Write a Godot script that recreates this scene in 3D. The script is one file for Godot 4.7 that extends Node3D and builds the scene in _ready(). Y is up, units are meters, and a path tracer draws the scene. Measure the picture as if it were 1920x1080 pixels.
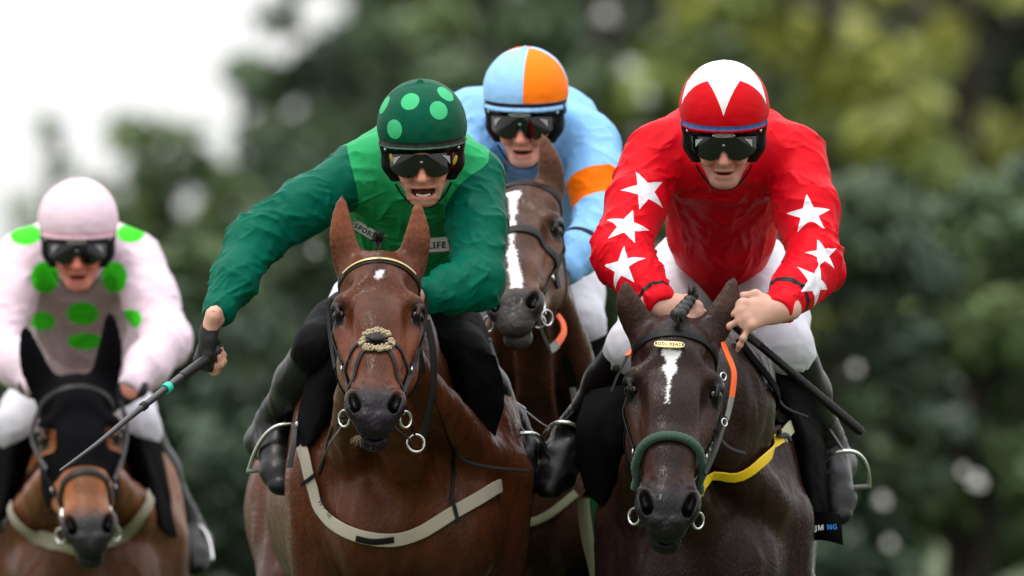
extends Node3D
# Four horses and riders galloping towards a long lens on an overcast day.
# Sizes are metres. The lens stands at z = 30; the leading horses' heads are near z = 0.

const SCALE := 760.0
const REACH := 30.0
const EYE := 1.66

var jobs: Array = []
var noise_a := FastNoiseLite.new()
var noise_b := FastNoiseLite.new()
var ridge := FastNoiseLite.new()
var creases := FastNoiseLite.new()


func _ready() -> void:
	var cam := Camera3D.new()
	cam.name = "camera"
	cam.position = Vector3(0, EYE, REACH)
	cam.fov = rad_to_deg(2.0 * atan(540.0 / SCALE / REACH))
	cam.near = 1.0
	cam.far = 900.0
	var lens := CameraAttributesPhysical.new()
	lens.frustum_focal_length = 400.0
	lens.frustum_focus_distance = 30.0
	lens.exposure_aperture = 3.7
	lens.exposure_shutter_speed = 100.0
	lens.exposure_sensitivity = 100.0
	cam.attributes = lens
	cam.fov = rad_to_deg(2.0 * atan(540.0 / SCALE / REACH))
	add_child(cam)
	cam.current = true
	var around := WorldEnvironment.new()
	around.name = "surroundings"
	var env := Environment.new()
	env.background_mode = Environment.BG_SKY
	var sky := Sky.new()
	var air := ProceduralSkyMaterial.new()
	air.sky_top_color = Color(0.97, 0.98, 1.0)
	air.sky_horizon_color = Color(0.60, 0.60, 0.597)
	air.sky_curve = 1.0
	air.ground_bottom_color = Color(0.10, 0.11, 0.09)
	air.ground_horizon_color = Color(0.20, 0.22, 0.18)
	air.sun_angle_max = 1.0
	sky.sky_material = air
	env.sky = sky
	env.background_energy_multiplier = 3.2
	env.tonemap_mode = Environment.TONE_MAPPER_LINEAR
	env.tonemap_exposure = 1.05
	env.sdfgi_enabled = true
	env.ssao_enabled = true
	env.ssil_enabled = true
	around.environment = env
	add_child(around)
	var sun := DirectionalLight3D.new()
	sun.name = "sun"
	sun.light_energy = 0.5
	sun.light_color = Color(1.0, 0.97, 0.93)
	sun.light_angular_distance = 12.0
	sun.shadow_enabled = true
	add_child(sun)
	sun.look_at_from_position(Vector3(-3, 9, 3), Vector3.ZERO)
	noise_a.seed = 11
	noise_a.frequency = 1.0
	noise_a.fractal_octaves = 3
	noise_b.seed = 29
	noise_b.frequency = 1.0
	noise_b.fractal_octaves = 4
	ridge.seed = 5
	ridge.frequency = 1.0
	ridge.fractal_type = FastNoiseLite.FRACTAL_RIDGED
	ridge.fractal_octaves = 2
	creases.seed = 17
	creases.frequency = 1.0
	creases.noise_type = FastNoiseLite.TYPE_CELLULAR
	creases.cellular_return_type = FastNoiseLite.RETURN_DISTANCE2_SUB
	creases.cellular_jitter = 1.0
	creases.fractal_type = FastNoiseLite.FRACTAL_NONE
	make_materials()
	make_setting()
	make_trees()
	make_green_pair()
	make_red_pair()
	make_blue_pair()
	make_pink_pair()
	run_jobs()


# a photograph position (1920 x 1080) at a depth, in metres
func P(px: float, py: float, z: float) -> Vector3:
	var k := (REACH - z) / REACH / SCALE
	return Vector3((px - 960.0) * k, EYE + (540.0 - py) * k, z)


# ---------------------------------------------------------------- shapes as distance fields
class Field:
	var A := PackedVector3Array()
	var D := PackedVector3Array()
	var N := PackedVector3Array()
	var U := PackedVector3Array()
	var V := PackedVector3Array()
	var W := PackedVector3Array()
	var R := PackedVector3Array()
	var Q := PackedVector3Array()
	var K := PackedFloat32Array()
	var E := PackedByteArray()
	var O := PackedByteArray()
	var xf := Transform3D()
	var every := PackedInt32Array()
	var grow := 0.0

	func _add(a: Vector3, b: Vector3, bas: Basis, r0: Vector3, r1: Vector3, k: float, op: int, e: int) -> void:
		a = xf * a
		b = xf * b
		bas = (xf.basis.orthonormalized() * bas).orthonormalized()
		var s := xf.basis.x.length()
		var ab := b - a
		A.append(a)
		D.append(ab)
		N.append(ab / maxf(ab.length_squared(), 1e-12))
		U.append(bas.x)
		V.append(bas.y)
		W.append(bas.z)
		R.append(r0 * s)
		Q.append((r1 - r0) * s)
		K.append(maxf(k, 0.0005))
		E.append(e)
		O.append(op)
		every.append(A.size() - 1)

	# a round limb from a to b
	func cap(a: Vector3, b: Vector3, ra: float, rb: float, k := 0.02, op := 0) -> void:
		_add(a, b, Basis(), Vector3(ra, ra, ra), Vector3(rb, rb, rb), k, op, 0)

	func ball(a: Vector3, r: float, k := 0.02, op := 0) -> void:
		_add(a, a, Basis(), Vector3(r, r, r), Vector3(r, r, r), k, op, 0)

	# an egg: radii along the axes of a basis
	func egg(a: Vector3, r: Vector3, k := 0.02, op := 0, turn := Vector3.ZERO) -> void:
		_add(a, a, Basis.from_euler(turn), r, r, k, op, 1)

	func egg_b(a: Vector3, r: Vector3, bas: Basis, k := 0.02, op := 0) -> void:
		_add(a, a, bas, r, r, k, op, 1)

	# an oval limb: side is the direction of the first radius
	func oval(a: Vector3, b: Vector3, side: Vector3, ra: Vector2, rb: Vector2, k := 0.02, op := 0) -> void:
		var y := (b - a).normalized()
		var x := (side - y * side.dot(y)).normalized()
		_add(a, b, Basis(x, y, x.cross(y)), Vector3(ra.x, (ra.x + ra.y) * 0.5, ra.y), Vector3(rb.x, (rb.x + rb.y) * 0.5, rb.y), k, op, 1)

	func chain(pts: Array, radii: Array, k := 0.02) -> void:
		for i in pts.size() - 1:
			cap(pts[i], pts[i + 1], radii[i], radii[i + 1], k)

	func one(i: int, p: Vector3) -> float:
		var q := p - A[i]
		var t := clampf(q.dot(N[i]), 0.0, 1.0)
		q -= D[i] * t
		var r: Vector3 = R[i] + Q[i] * t
		if E[i] == 0:
			return q.length() - r.x
		q = Vector3(q.dot(U[i]), q.dot(V[i]), q.dot(W[i])) / r
		var k0 := q.length()
		return k0 * (k0 - 1.0) / maxf((q / r).length(), 1e-5)

	func at(p: Vector3, ids: PackedInt32Array) -> float:
		var res := 1000.0
		for i in ids:
			var q := p - A[i]
			var t := clampf(q.dot(N[i]), 0.0, 1.0)
			q -= D[i] * t
			var r: Vector3 = R[i] + Q[i] * t
			var d: float
			if E[i] == 0:
				d = q.length() - r.x
			else:
				q = Vector3(q.dot(U[i]), q.dot(V[i]), q.dot(W[i])) / r
				var k0 := q.length()
				d = k0 * (k0 - 1.0) / maxf((q / r).length(), 1e-5)
			var k := K[i]
			if O[i] == 0:
				var h := k - absf(d - res)
				res = minf(d, res)
				if h > 0.0:
					res -= h * h / (4.0 * k)
			else:
				var h := k - absf(res + d)
				res = maxf(res, -d)
				if h > 0.0:
					res += h * h / (4.0 * k)
		return res - grow

	func dist(p: Vector3) -> float:
		return at(p, every)

	func near(p: Vector3, reach: float) -> PackedInt32Array:
		var ids := PackedInt32Array()
		for i in every:
			if one(i, p) < reach + K[i]:
				ids.append(i)
		return ids

	func slope_of(p: Vector3, ids: PackedInt32Array) -> Vector3:
		var e := 0.0015
		var a := Vector3(e, -e, -e)
		var b := Vector3(-e, -e, e)
		var c := Vector3(-e, e, -e)
		var d := Vector3(e, e, e)
		return (a * at(p + a, ids) + b * at(p + b, ids) + c * at(p + c, ids) + d * at(p + d, ids)).normalized()

	func slope(p: Vector3) -> Vector3:
		return slope_of(p, near(p, 0.12))

	# the nearest place at a height above the surface
	func onto(p: Vector3, height := 0.0) -> Vector3:
		var ids := near(p, 0.2)
		if ids.is_empty():
			ids = every
		for i in 6:
			p -= slope_of(p, ids) * (at(p, ids) - height) * 0.9
		return p

	# the surface met from p along a direction
	func shot(p: Vector3, dir: Vector3, height := 0.0, far := 1.5) -> Vector3:
		var t := 0.0
		for i in 60:
			var d := dist(p + dir * t) - height
			if absf(d) < 0.0004:
				break
			t += d * 0.8
			if t > far:
				break
		return p + dir * t


# ---------------------------------------------------------------- one mesh to be drawn from a field
class Job:
	var node: MeshInstance3D
	var field: Field
	var h := 0.01
	var region = null             # (p) -> below 0 where the mesh is built at the finer cell
	var fine_h := 0.004
	var push = null               # (p, n) -> metres outwards
	var tint = null               # (p, n) -> linear colour
	var base := Vector3.ZERO
	var cuts: Array = []          # {"g": Callable, "node": MeshInstance3D, "tint": Callable}
	var keep = null               # (p) -> true where the mesh stays
	var v := PackedVector3Array()
	var n := PackedVector3Array()
	var f := PackedInt32Array()
	var done: Array = []          # [node, arrays]

	func run() -> void:
		var t0 := Time.get_ticks_msec()
		if region == null:
			skin(field, h, 0)
		else:
			skin(field, h, 1)
			skin(field, fine_h, 2)
		if keep != null:
			var g := PackedInt32Array()
			var ok := PackedByteArray()
			ok.resize(v.size())
			for i in v.size():
				ok[i] = 1 if keep.call(v[i]) else 0
			for t in range(0, f.size(), 3):
				if ok[f[t]] and ok[f[t + 1]] and ok[f[t + 2]]:
					g.append_array([f[t], f[t + 1], f[t + 2]])
			f = g
		face_normals()
		if push != null:
			for i in v.size():
				v[i] += n[i] * float(push.call(v[i], n[i]))
			face_normals()
		for c in cuts:
			split(c)
		done.append([node, pack(v, n, f, tint, base)])

	func pack(vv: PackedVector3Array, nn: PackedVector3Array, ff: PackedInt32Array, col, off: Vector3) -> Array:
		var used := PackedInt32Array()
		used.resize(vv.size())
		used.fill(-1)
		var ov := PackedVector3Array()
		var on := PackedVector3Array()
		var oc := PackedColorArray()
		var of := PackedInt32Array()
		of.resize(ff.size())
		for i in ff.size():
			var a := ff[i]
			if used[a] < 0:
				used[a] = ov.size()
				ov.append(vv[a] - off)
				on.append(nn[a])
				if col != null:
					oc.append(col.call(vv[a], nn[a]))
			of[i] = used[a]
		var arr := []
		arr.resize(Mesh.ARRAY_MAX)
		arr[Mesh.ARRAY_VERTEX] = ov
		arr[Mesh.ARRAY_NORMAL] = on
		if col != null:
			arr[Mesh.ARRAY_COLOR] = oc
		arr[Mesh.ARRAY_INDEX] = of
		return arr

	func face_normals() -> void:
		n.resize(v.size())
		n.fill(Vector3.ZERO)
		for t in range(0, f.size(), 3):
			var a := f[t]
			var b := f[t + 1]
			var c := f[t + 2]
			var x := (v[c] - v[a]).cross(v[b] - v[a])
			n[a] += x
			n[b] += x
			n[c] += x
		for i in n.size():
			n[i] = n[i].normalized()

	# takes the triangles where g < 0 out of the mesh, cut along g = 0
	func split(c: Dictionary) -> void:
		var g = c.g
		var val := PackedFloat32Array()
		val.resize(v.size())
		for i in v.size():
			val[i] = g.call(v[i], n[i])
		for pass_no in int(c.get("finer", 2)):
			var nf := PackedInt32Array()
			var mids := {}
			for t in range(0, f.size(), 3):
				var ix := [f[t], f[t + 1], f[t + 2]]
				var lim := (v[ix[0]] - v[ix[1]]).length() * 1.2
				var lo := minf(val[ix[0]], minf(val[ix[1]], val[ix[2]]))
				var hi := maxf(val[ix[0]], maxf(val[ix[1]], val[ix[2]]))
				if lo > lim or hi < -lim:
					nf.append_array(ix)
					continue
				var m := [0, 0, 0]
				for e in 3:
					var a: int = ix[e]
					var b: int = ix[(e + 1) % 3]
					var key := mini(a, b) * 4194304 + maxi(a, b)
					if not mids.has(key):
						mids[key] = v.size()
						v.append((v[a] + v[b]) * 0.5)
						n.append((n[a] + n[b]).normalized())
						val.append(g.call(v[v.size() - 1], n[n.size() - 1]))
					m[e] = mids[key]
				nf.append_array([ix[0], m[0], m[2], m[0], ix[1], m[1], m[2], m[1], ix[2], m[0], m[1], m[2]])
			f = nf
		var inside := PackedInt32Array()
		var outside := PackedInt32Array()
		var cross := {}
		for t in range(0, f.size(), 3):
			var ix := [f[t], f[t + 1], f[t + 2]]
			var neg := 0
			for i in ix:
				if val[i] < 0.0:
					neg += 1
			if neg == 3:
				inside.append_array(ix)
			elif neg == 0:
				outside.append_array(ix)
			else:
				var one_neg := neg == 1
				var s := 0
				for e in 3:
					if (val[ix[e]] < 0.0) == one_neg:
						s = e
				var a: int = ix[s]
				var b: int = ix[(s + 1) % 3]
				var d: int = ix[(s + 2) % 3]
				var ab := crossing(a, b, val, cross)
				var ad := crossing(a, d, val, cross)
				(inside if one_neg else outside).append_array([a, ab, ad])
				(outside if one_neg else inside).append_array([ab, b, d, ab, d, ad])
		f = outside
		var vv := v
		if c.has("lift"):
			vv = v.duplicate()
			for i in vv.size():
				vv[i] += n[i] * float(c.lift)
		done.append([c.node, pack(vv, n, inside, c.get("tint", null), base)])

	func crossing(a: int, b: int, val: PackedFloat32Array, cross: Dictionary) -> int:
		var key := mini(a, b) * 4194304 + maxi(a, b)
		if not cross.has(key):
			cross[key] = v.size()
			var t := clampf(val[a] / (val[a] - val[b]), 0.0, 1.0)
			v.append(v[a].lerp(v[b], t))
			n.append(n[a].lerp(n[b], t).normalized())
			val.append(0.0)
		return cross[key]

	# surface nets, visiting only the blocks that the surface crosses
	func skin(s: Field, cell: float, mode: int) -> void:
		var lo := Vector3(1e6, 1e6, 1e6)
		var hi := -lo
		for i in s.A.size():
			if s.O[i]:
				continue
			var b := s.A[i] + s.D[i]
			var r0 := s.R[i]
			var r1 := s.R[i] + s.Q[i]
			var m := maxf(maxf(maxf(r0.x, r0.y), r0.z), maxf(maxf(r1.x, r1.y), r1.z)) + s.grow + s.K[i] * 0.3
			lo = lo.min(s.A[i] - Vector3.ONE * m).min(b - Vector3.ONE * m)
			hi = hi.max(s.A[i] + Vector3.ONE * m).max(b + Vector3.ONE * m)
		lo -= Vector3.ONE * cell * 2.0
		var big := cell * 16.0
		var count := Vector3i(((hi - lo) / big).ceil()) + Vector3i.ONE
		var nx := count.x * 16 + 2
		var ny := count.y * 16 + 2
		var ids_of := {}
		var first := v.size()
		var quads := PackedInt64Array()
		var far_big := big * 0.87
		var far_small := cell * 4.0 * 0.87
		var val := PackedFloat32Array()
		val.resize(125)
		var half := Vector3.ONE * 0.5
		for bz in count.z:
			for by in count.y:
				for bx in count.x:
					var c := lo + (Vector3(bx, by, bz) + half) * big
					if mode == 2 and region.call(c) > far_big:
						continue
					var ids := PackedInt32Array()
					var adds := 0
					for i in s.every:
						if s.one(i, c) - s.grow < far_big * 1.7 + s.K[i]:
							ids.append(i)
							if not s.O[i]:
								adds += 1
					if adds == 0 or absf(s.at(c, ids)) > far_big * 1.9:
						continue
					for sz in 4:
						for sy in 4:
							for sx in 4:
								var o := Vector3i(bx * 16 + sx * 4, by * 16 + sy * 4, bz * 16 + sz * 4)
								var base := lo + Vector3(o) * cell
								var m := base + Vector3.ONE * cell * 2.0
								if mode > 0:
									var zone: float = region.call(m)
									if mode == 1 and zone < -0.05 or mode == 2 and zone > 0.0:
										continue
								if absf(s.at(m, ids)) > far_small * 1.7:
									continue
								var few := PackedInt32Array()
								for i in ids:
									if s.one(i, m) - s.grow < far_small * 1.9 + s.K[i]:
										few.append(i)
								var neg := 0
								var w := 0
								for z in 5:
									for y in 5:
										for x in 5:
											var d := s.at(base + Vector3(x, y, z) * cell, few)
											val[w] = d
											w += 1
											if d < 0.0:
												neg += 1
								if neg == 0 or neg == 125:
									continue
								for z in 4:
									for y in 4:
										for x in 4:
											var k := x + y * 5 + z * 25
											var v0 := val[k]
											var v1 := val[k + 1]
											var v2 := val[k + 5]
											var v3 := val[k + 6]
											var v4 := val[k + 25]
											var v5 := val[k + 26]
											var v6 := val[k + 30]
											var v7 := val[k + 31]
											var mask := int(v0 < 0.0) + int(v1 < 0.0) + int(v2 < 0.0) + int(v3 < 0.0) + int(v4 < 0.0) + int(v5 < 0.0) + int(v6 < 0.0) + int(v7 < 0.0)
											if mask == 0 or mask == 8:
												continue
											# gradient of the trilinear cell, then one step to the surface from its centre
											var gx := v1 - v0 + v3 - v2 + v5 - v4 + v7 - v6
											var gy := v2 - v0 + v3 - v1 + v6 - v4 + v7 - v5
											var gz := v4 - v0 + v5 - v1 + v6 - v2 + v7 - v3
											var g := Vector3(gx, gy, gz) / (4.0 * cell)
											var mean := (v0 + v1 + v2 + v3 + v4 + v5 + v6 + v7) * 0.125
											var step := -g * (mean / maxf(g.length_squared(), 0.05))
											var lim := cell * 0.5
											step = step.clamp(Vector3(-lim, -lim, -lim), Vector3(lim, lim, lim))
											var id := (o.x + x) + nx * ((o.y + y) + ny * (o.z + z))
											var pt := base + (Vector3(x, y, z) + half) * cell + step
											var gl := g.length()
											if gl > 0.3:
												pt -= g / gl * clampf(s.at(pt, few) / gl, -cell * 0.3, cell * 0.3)
											ids_of[id] = v.size()
											v.append(pt)
											if (v0 < 0.0) != (v1 < 0.0):
												quads.append(id * 8 + (0 if v0 < 0.0 else 1))
											if (v0 < 0.0) != (v2 < 0.0):
												quads.append(id * 8 + 2 + (0 if v0 < 0.0 else 1))
											if (v0 < 0.0) != (v4 < 0.0):
												quads.append(id * 8 + 4 + (0 if v0 < 0.0 else 1))
		var ax := [nx, nx * ny, nx * ny, 1, 1, nx]
		for q in quads:
			var id := q / 8
			var kind := q % 8
			var p: int = ax[kind / 2 * 2]
			var r: int = ax[kind / 2 * 2 + 1]
			var i0: int = ids_of.get(id, -1)
			var i1: int = ids_of.get(id - p, -1)
			var i2: int = ids_of.get(id - p - r, -1)
			var i3: int = ids_of.get(id - r, -1)
			if i0 < 0 or i1 < 0 or i2 < 0 or i3 < 0:
				continue
			if kind % 2 == 1:
				f.append_array([i0, i1, i2, i0, i2, i3])
			else:
				f.append_array([i0, i2, i1, i0, i3, i2])


func run_jobs() -> void:
	var mine := jobs
	# four helpers take the meshes one after another
	var turn := [0]
	var gate := Mutex.new()
	var crew := []
	for i in 4:
		var t := Thread.new()
		t.start(func() -> void:
			while true:
				gate.lock()
				var at: int = turn[0]
				turn[0] += 1
				gate.unlock()
				if at >= mine.size():
					break
				mine[at].run())
		crew.append(t)
	for t in crew:
		t.wait_to_finish()
	for j in mine:
		for d in j.done:
			if d[1][Mesh.ARRAY_VERTEX].size() == 0:
				continue
			var am := ArrayMesh.new()
			am.add_surface_from_arrays(Mesh.PRIMITIVE_TRIANGLES, d[1])
			d[0].mesh = am


# ---------------------------------------------------------------- nodes
func thing(called: String, label: String, category: String, at: Vector3, group := "") -> Node3D:
	var o := Node3D.new()
	o.name = called
	add_child(o, true)
	o.position = at
	o.set_meta("label", label)
	o.set_meta("category", category)
	if group:
		o.set_meta("group", group)
	return o


func piece(called: String, parent: Node, m: Material, label := "") -> MeshInstance3D:
	var o := MeshInstance3D.new()
	o.name = called
	o.material_override = m
	parent.add_child(o, true)
	if label:
		o.set_meta("label", label)
	return o


func from_field(called: String, parent: Node, m: Material, s: Field, cell: float, tint = null, push = null) -> Job:
	var j := Job.new()
	j.node = piece(called, parent, m)
	j.base = j.node.global_position
	j.field = s
	j.h = cell
	j.tint = tint
	j.push = push
	jobs.append(j)
	return j


# ---------------------------------------------------------------- swept and gridded shapes
class Geo:
	var v := PackedVector3Array()
	var n := PackedVector3Array()
	var f := PackedInt32Array()

	# an oval or strap-like section along a path. w: half width along side, t: half thickness along up; box: 2 round, 4 and more squarer
	func sweep(path: PackedVector3Array, ups: PackedVector3Array, w: PackedFloat32Array, t: PackedFloat32Array, box := 2.0, sides := 12, closed := false, ends := true) -> void:
		var m := path.size()
		var first := v.size()
		for i in m:
			var fwd: Vector3
			if closed:
				fwd = (path[(i + 1) % m] - path[(i + m - 1) % m]).normalized()
			else:
				fwd = (path[mini(i + 1, m - 1)] - path[maxi(i - 1, 0)]).normalized()
			var up := (ups[i] - fwd * ups[i].dot(fwd)).normalized()
			var side := fwd.cross(up)
			for k in sides:
				var a := TAU * k / sides
				var c := cos(a)
				var s := sin(a)
				var x := signf(c) * pow(absf(c), 2.0 / box)
				var y := signf(s) * pow(absf(s), 2.0 / box)
				v.append(path[i] + side * x * w[i] + up * y * t[i])
				n.append((side * signf(c) * pow(absf(c), 2.0 - 2.0 / box) / maxf(w[i], 1e-5) + up * signf(s) * pow(absf(s), 2.0 - 2.0 / box) / maxf(t[i], 1e-5)).normalized())
		for i in (m if closed else m - 1):
			var r0 := first + i * sides
			var r1 := first + ((i + 1) % m) * sides
			for k in sides:
				var k1 := (k + 1) % sides
				tri(r0 + k, r1 + k, r1 + k1)
				tri(r0 + k, r1 + k1, r0 + k1)
		if not closed and ends:
			for e in 2:
				var i := 0 if e == 0 else m - 1
				var out := (path[0] - path[1]).normalized() if e == 0 else (path[m - 1] - path[m - 2]).normalized()
				var c := v.size()
				v.append(path[i])
				n.append(out)
				for k in sides:
					v.append(v[first + i * sides + k])
					n.append(out)
				for k in sides:
					tri(c, c + 1 + k, c + 1 + (k + 1) % sides)

	# keeps the winding with the normals
	func tri(a: int, b: int, c: int) -> void:
		if (v[b] - v[a]).cross(v[c] - v[a]).dot(n[a] + n[b] + n[c]) > 0.0:
			f.append_array([a, c, b])
		else:
			f.append_array([a, b, c])

	func tube(path: PackedVector3Array, r: float, r_end := -1.0, sides := 10, closed := false) -> void:
		var ups := PackedVector3Array()
		var w := PackedFloat32Array()
		var m := path.size()
		var up := Vector3(0.31, 0.87, 0.38)
		for i in m:
			var fwd := (path[mini(i + 1, m - 1)] - path[maxi(i - 1, 0)]).normalized()
			if absf(up.dot(fwd)) > 0.95:
				up = Vector3(fwd.y, fwd.z, fwd.x)
			up = (up - fwd * up.dot(fwd)).normalized()
			ups.append(up)
			w.append(r if r_end < 0.0 else lerpf(r, r_end, float(i) / (m - 1)))
		sweep(path, ups, w, w, 2.0, sides, closed)

	# a strap of even width
	func strap(path: PackedVector3Array, ups: PackedVector3Array, width: float, thick: float, closed := false) -> void:
		var w := PackedFloat32Array()
		var t := PackedFloat32Array()
		for i in path.size():
			w.append(width * 0.5)
			t.append(thick * 0.5)
		sweep(path, ups, w, t, 5.0, 12, closed)

	func ring(c: Vector3, axis: Vector3, radius: float, r: float) -> void:
		var x := axis.cross(Vector3(0.3, 0.9, 0.2)).normalized()
		var y := axis.cross(x).normalized()
		var pts := PackedVector3Array()
		var ups := PackedVector3Array()
		var w := PackedFloat32Array()
		for i in 28:
			var a := TAU * i / 28.0
			pts.append(c + (x * cos(a) + y * sin(a)) * radius)
			ups.append(axis)
			w.append(r)
		sweep(pts, ups, w, w, 2.0, 8, true)

	# a sheet with thickness from a grid of points and their outward normals
	func sheet(pts: PackedVector3Array, nrm: PackedVector3Array, nu: int, nv: int, thick: float) -> void:
		var first := v.size()
		for i in pts.size():
			v.append(pts[i] + nrm[i] * thick * 0.5)
			n.append(nrm[i])
		var second := v.size()
		for i in pts.size():
			v.append(pts[i] - nrm[i] * thick * 0.5)
			n.append(-nrm[i])
		for j in nv - 1:
			for i in nu - 1:
				var a := i + j * nu
				for s in [first, second]:
					tri(s + a, s + a + 1, s + a + nu + 1)
					tri(s + a, s + a + nu + 1, s + a + nu)
		var loop := PackedInt32Array()
		for i in nu:
			loop.append(i)
		for j in range(1, nv):
			loop.append(nu - 1 + j * nu)
		for i in range(nu - 2, -1, -1):
			loop.append(i + (nv - 1) * nu)
		for j in range(nv - 2, 0, -1):
			loop.append(j * nu)
		var mid := Vector3.ZERO
		for i in pts.size():
			mid += pts[i] / pts.size()
		for k in loop.size():
			var a := loop[k]
			var b := loop[(k + 1) % loop.size()]
			var out := (pts[b] - pts[a]).cross(nrm[a]).normalized()
			if out.dot((pts[a] + pts[b]) * 0.5 - mid) < 0.0:
				out = -out
			var q := v.size()
			for x in [v[first + a], v[first + b], v[second + b], v[second + a]]:
				v.append(x)
				n.append(out)
			tri(q, q + 1, q + 2)
			tri(q, q + 2, q + 3)

	func ball(c: Vector3, r: Vector3, bas := Basis(), rings := 12, cols := 18) -> void:
		var first := v.size()
		for j in rings + 1:
			var a := PI * j / rings
			for i in cols:
				var b := TAU * i / cols
				var d := Vector3(sin(a) * cos(b), cos(a), sin(a) * sin(b))
				v.append(c + bas * (d * r))
				n.append((bas * (d / r)).normalized())
		for j in rings:
			for i in cols:
				var p := first + i + j * cols
				var q := first + (i + 1) % cols + j * cols
				tri(p, q, q + cols)
				tri(p, q + cols, p + cols)

	func block(t: Transform3D, size: Vector3, round_by := 0.15) -> void:
		# a box with softened edges: a squared ball
		var first := v.size()
		var rings := 10
		var cols := 16
		var e := 2.0 * round_by
		for j in rings + 1:
			var a := -PI / 2.0 + PI * j / rings
			for i in cols:
				var b := TAU * (i + 0.5) / cols
				var ca := pw(cos(a), e)
				var d := Vector3(ca * pw(cos(b), e), pw(sin(a), e), ca * pw(sin(b), e))
				v.append(t * (d * size * 0.5))
				n.append((t.basis * Vector3(pw(cos(a), 2.0 - e) * pw(cos(b), 2.0 - e) / size.x, pw(sin(a), 2.0 - e) / size.y, pw(cos(a), 2.0 - e) * pw(sin(b), 2.0 - e) / size.z)).normalized())
		for j in rings:
			for i in cols:
				var p := first + i + j * cols
				var q := first + (i + 1) % cols + j * cols
				tri(p, q, q + cols)
				tri(p, q + cols, p + cols)

	func pw(x: float, e: float) -> float:
		return signf(x) * pow(absf(x), e)


func from_geo(called: String, parent: Node3D, m: Material, g: Geo, label := "") -> MeshInstance3D:
	var o := piece(called, parent, m, label)
	var base := o.global_position
	var vv := g.v.duplicate()
	for i in vv.size():
		vv[i] -= base
	var arr := []
	arr.resize(Mesh.ARRAY_MAX)
	arr[Mesh.ARRAY_VERTEX] = vv
	arr[Mesh.ARRAY_NORMAL] = g.n
	arr[Mesh.ARRAY_INDEX] = g.f
	var am := ArrayMesh.new()
	am.add_surface_from_arrays(Mesh.PRIMITIVE_TRIANGLES, arr)
	o.mesh = am
	return o


func curve(pts: Array, per := 8) -> PackedVector3Array:
	var out := PackedVector3Array()
	var m := pts.size()
	for i in m - 1:
		var p0: Vector3 = pts[maxi(i - 1, 0)]
		var p1: Vector3 = pts[i]
		var p2: Vector3 = pts[i + 1]
		var p3: Vector3 = pts[mini(i + 2, m - 1)]
		for k in per:
			out.append(p1.cubic_interpolate(p2, p0, p3, float(k) / per))
	out.append(pts[m - 1])
	return out


# a strap laid on a field's surface through control points
func laid(s: Field, pts: Array, width: float, thick: float, per := 8, lift := 0.0) -> Geo:
	var path := curve(pts, per)
	var ups := PackedVector3Array()
	for i in path.size():
		path[i] = s.onto(path[i], thick * 0.4 + lift)
		ups.append(s.slope(path[i]))
	var g := Geo.new()
	g.strap(path, ups, width, thick)
	return g


func free_strap(pts: Array, up: Vector3, width: float, thick: float, per := 8) -> Geo:
	var path := curve(pts, per)
	var ups := PackedVector3Array()
	for i in path.size():
		ups.append(up)
	var g := Geo.new()
	g.strap(path, ups, width, thick)
	return g


func pipe(pts: Array, r: float, r_end := -1.0, per := 8, sides := 10) -> Geo:
	var g := Geo.new()
	g.tube(curve(pts, per), r, r_end, sides)
	return g


func lettering(parent: Node3D, text: String, at: Transform3D, height: float, m: Material, bold := true, called := "lettering") -> MeshInstance3D:
	var font := SystemFont.new()
	font.font_names = PackedStringArray(["Droid Sans"])
	font.font_weight = 700 if bold else 400
	var tm := TextMesh.new()
	tm.text = text
	tm.font = font
	tm.font_size = 32
	tm.pixel_size = height / 23.0
	tm.depth = 0.0006
	var o := piece(called, parent, m)
	o.mesh = tm
	o.transform = Transform3D(at.basis, at.origin - (parent.global_position if parent.is_inside_tree() else Vector3.ZERO))
	return o


func soft(a: float, b: float, x: float) -> float:
	return smoothstep(a, b, x)


# ---------------------------------------------------------------- materials
var M := {}


func lin(r: float, g: float, b: float) -> Color:
	return Color(r, g, b).srgb_to_linear()


func mat(called: String, c: Color, rough: float, extra := {}) -> StandardMaterial3D:
	var m := StandardMaterial3D.new()
	m.albedo_color = c
	m.roughness = rough
	for k in extra:
		m.set(k, extra[k])
	m.resource_name = called
	M[called] = m
	return m


func noise_map(freq: float, octaves: int, bump: float, sd := 3) -> NoiseTexture2D:
	var n := FastNoiseLite.new()
	n.seed = sd
	n.frequency = freq
	n.fractal_octaves = octaves
	var t := NoiseTexture2D.new()
	t.width = 512
	t.height = 512
	t.seamless = true
	t.noise = n
	t.as_normal_map = true
	t.bump_strength = bump
	return t


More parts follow.
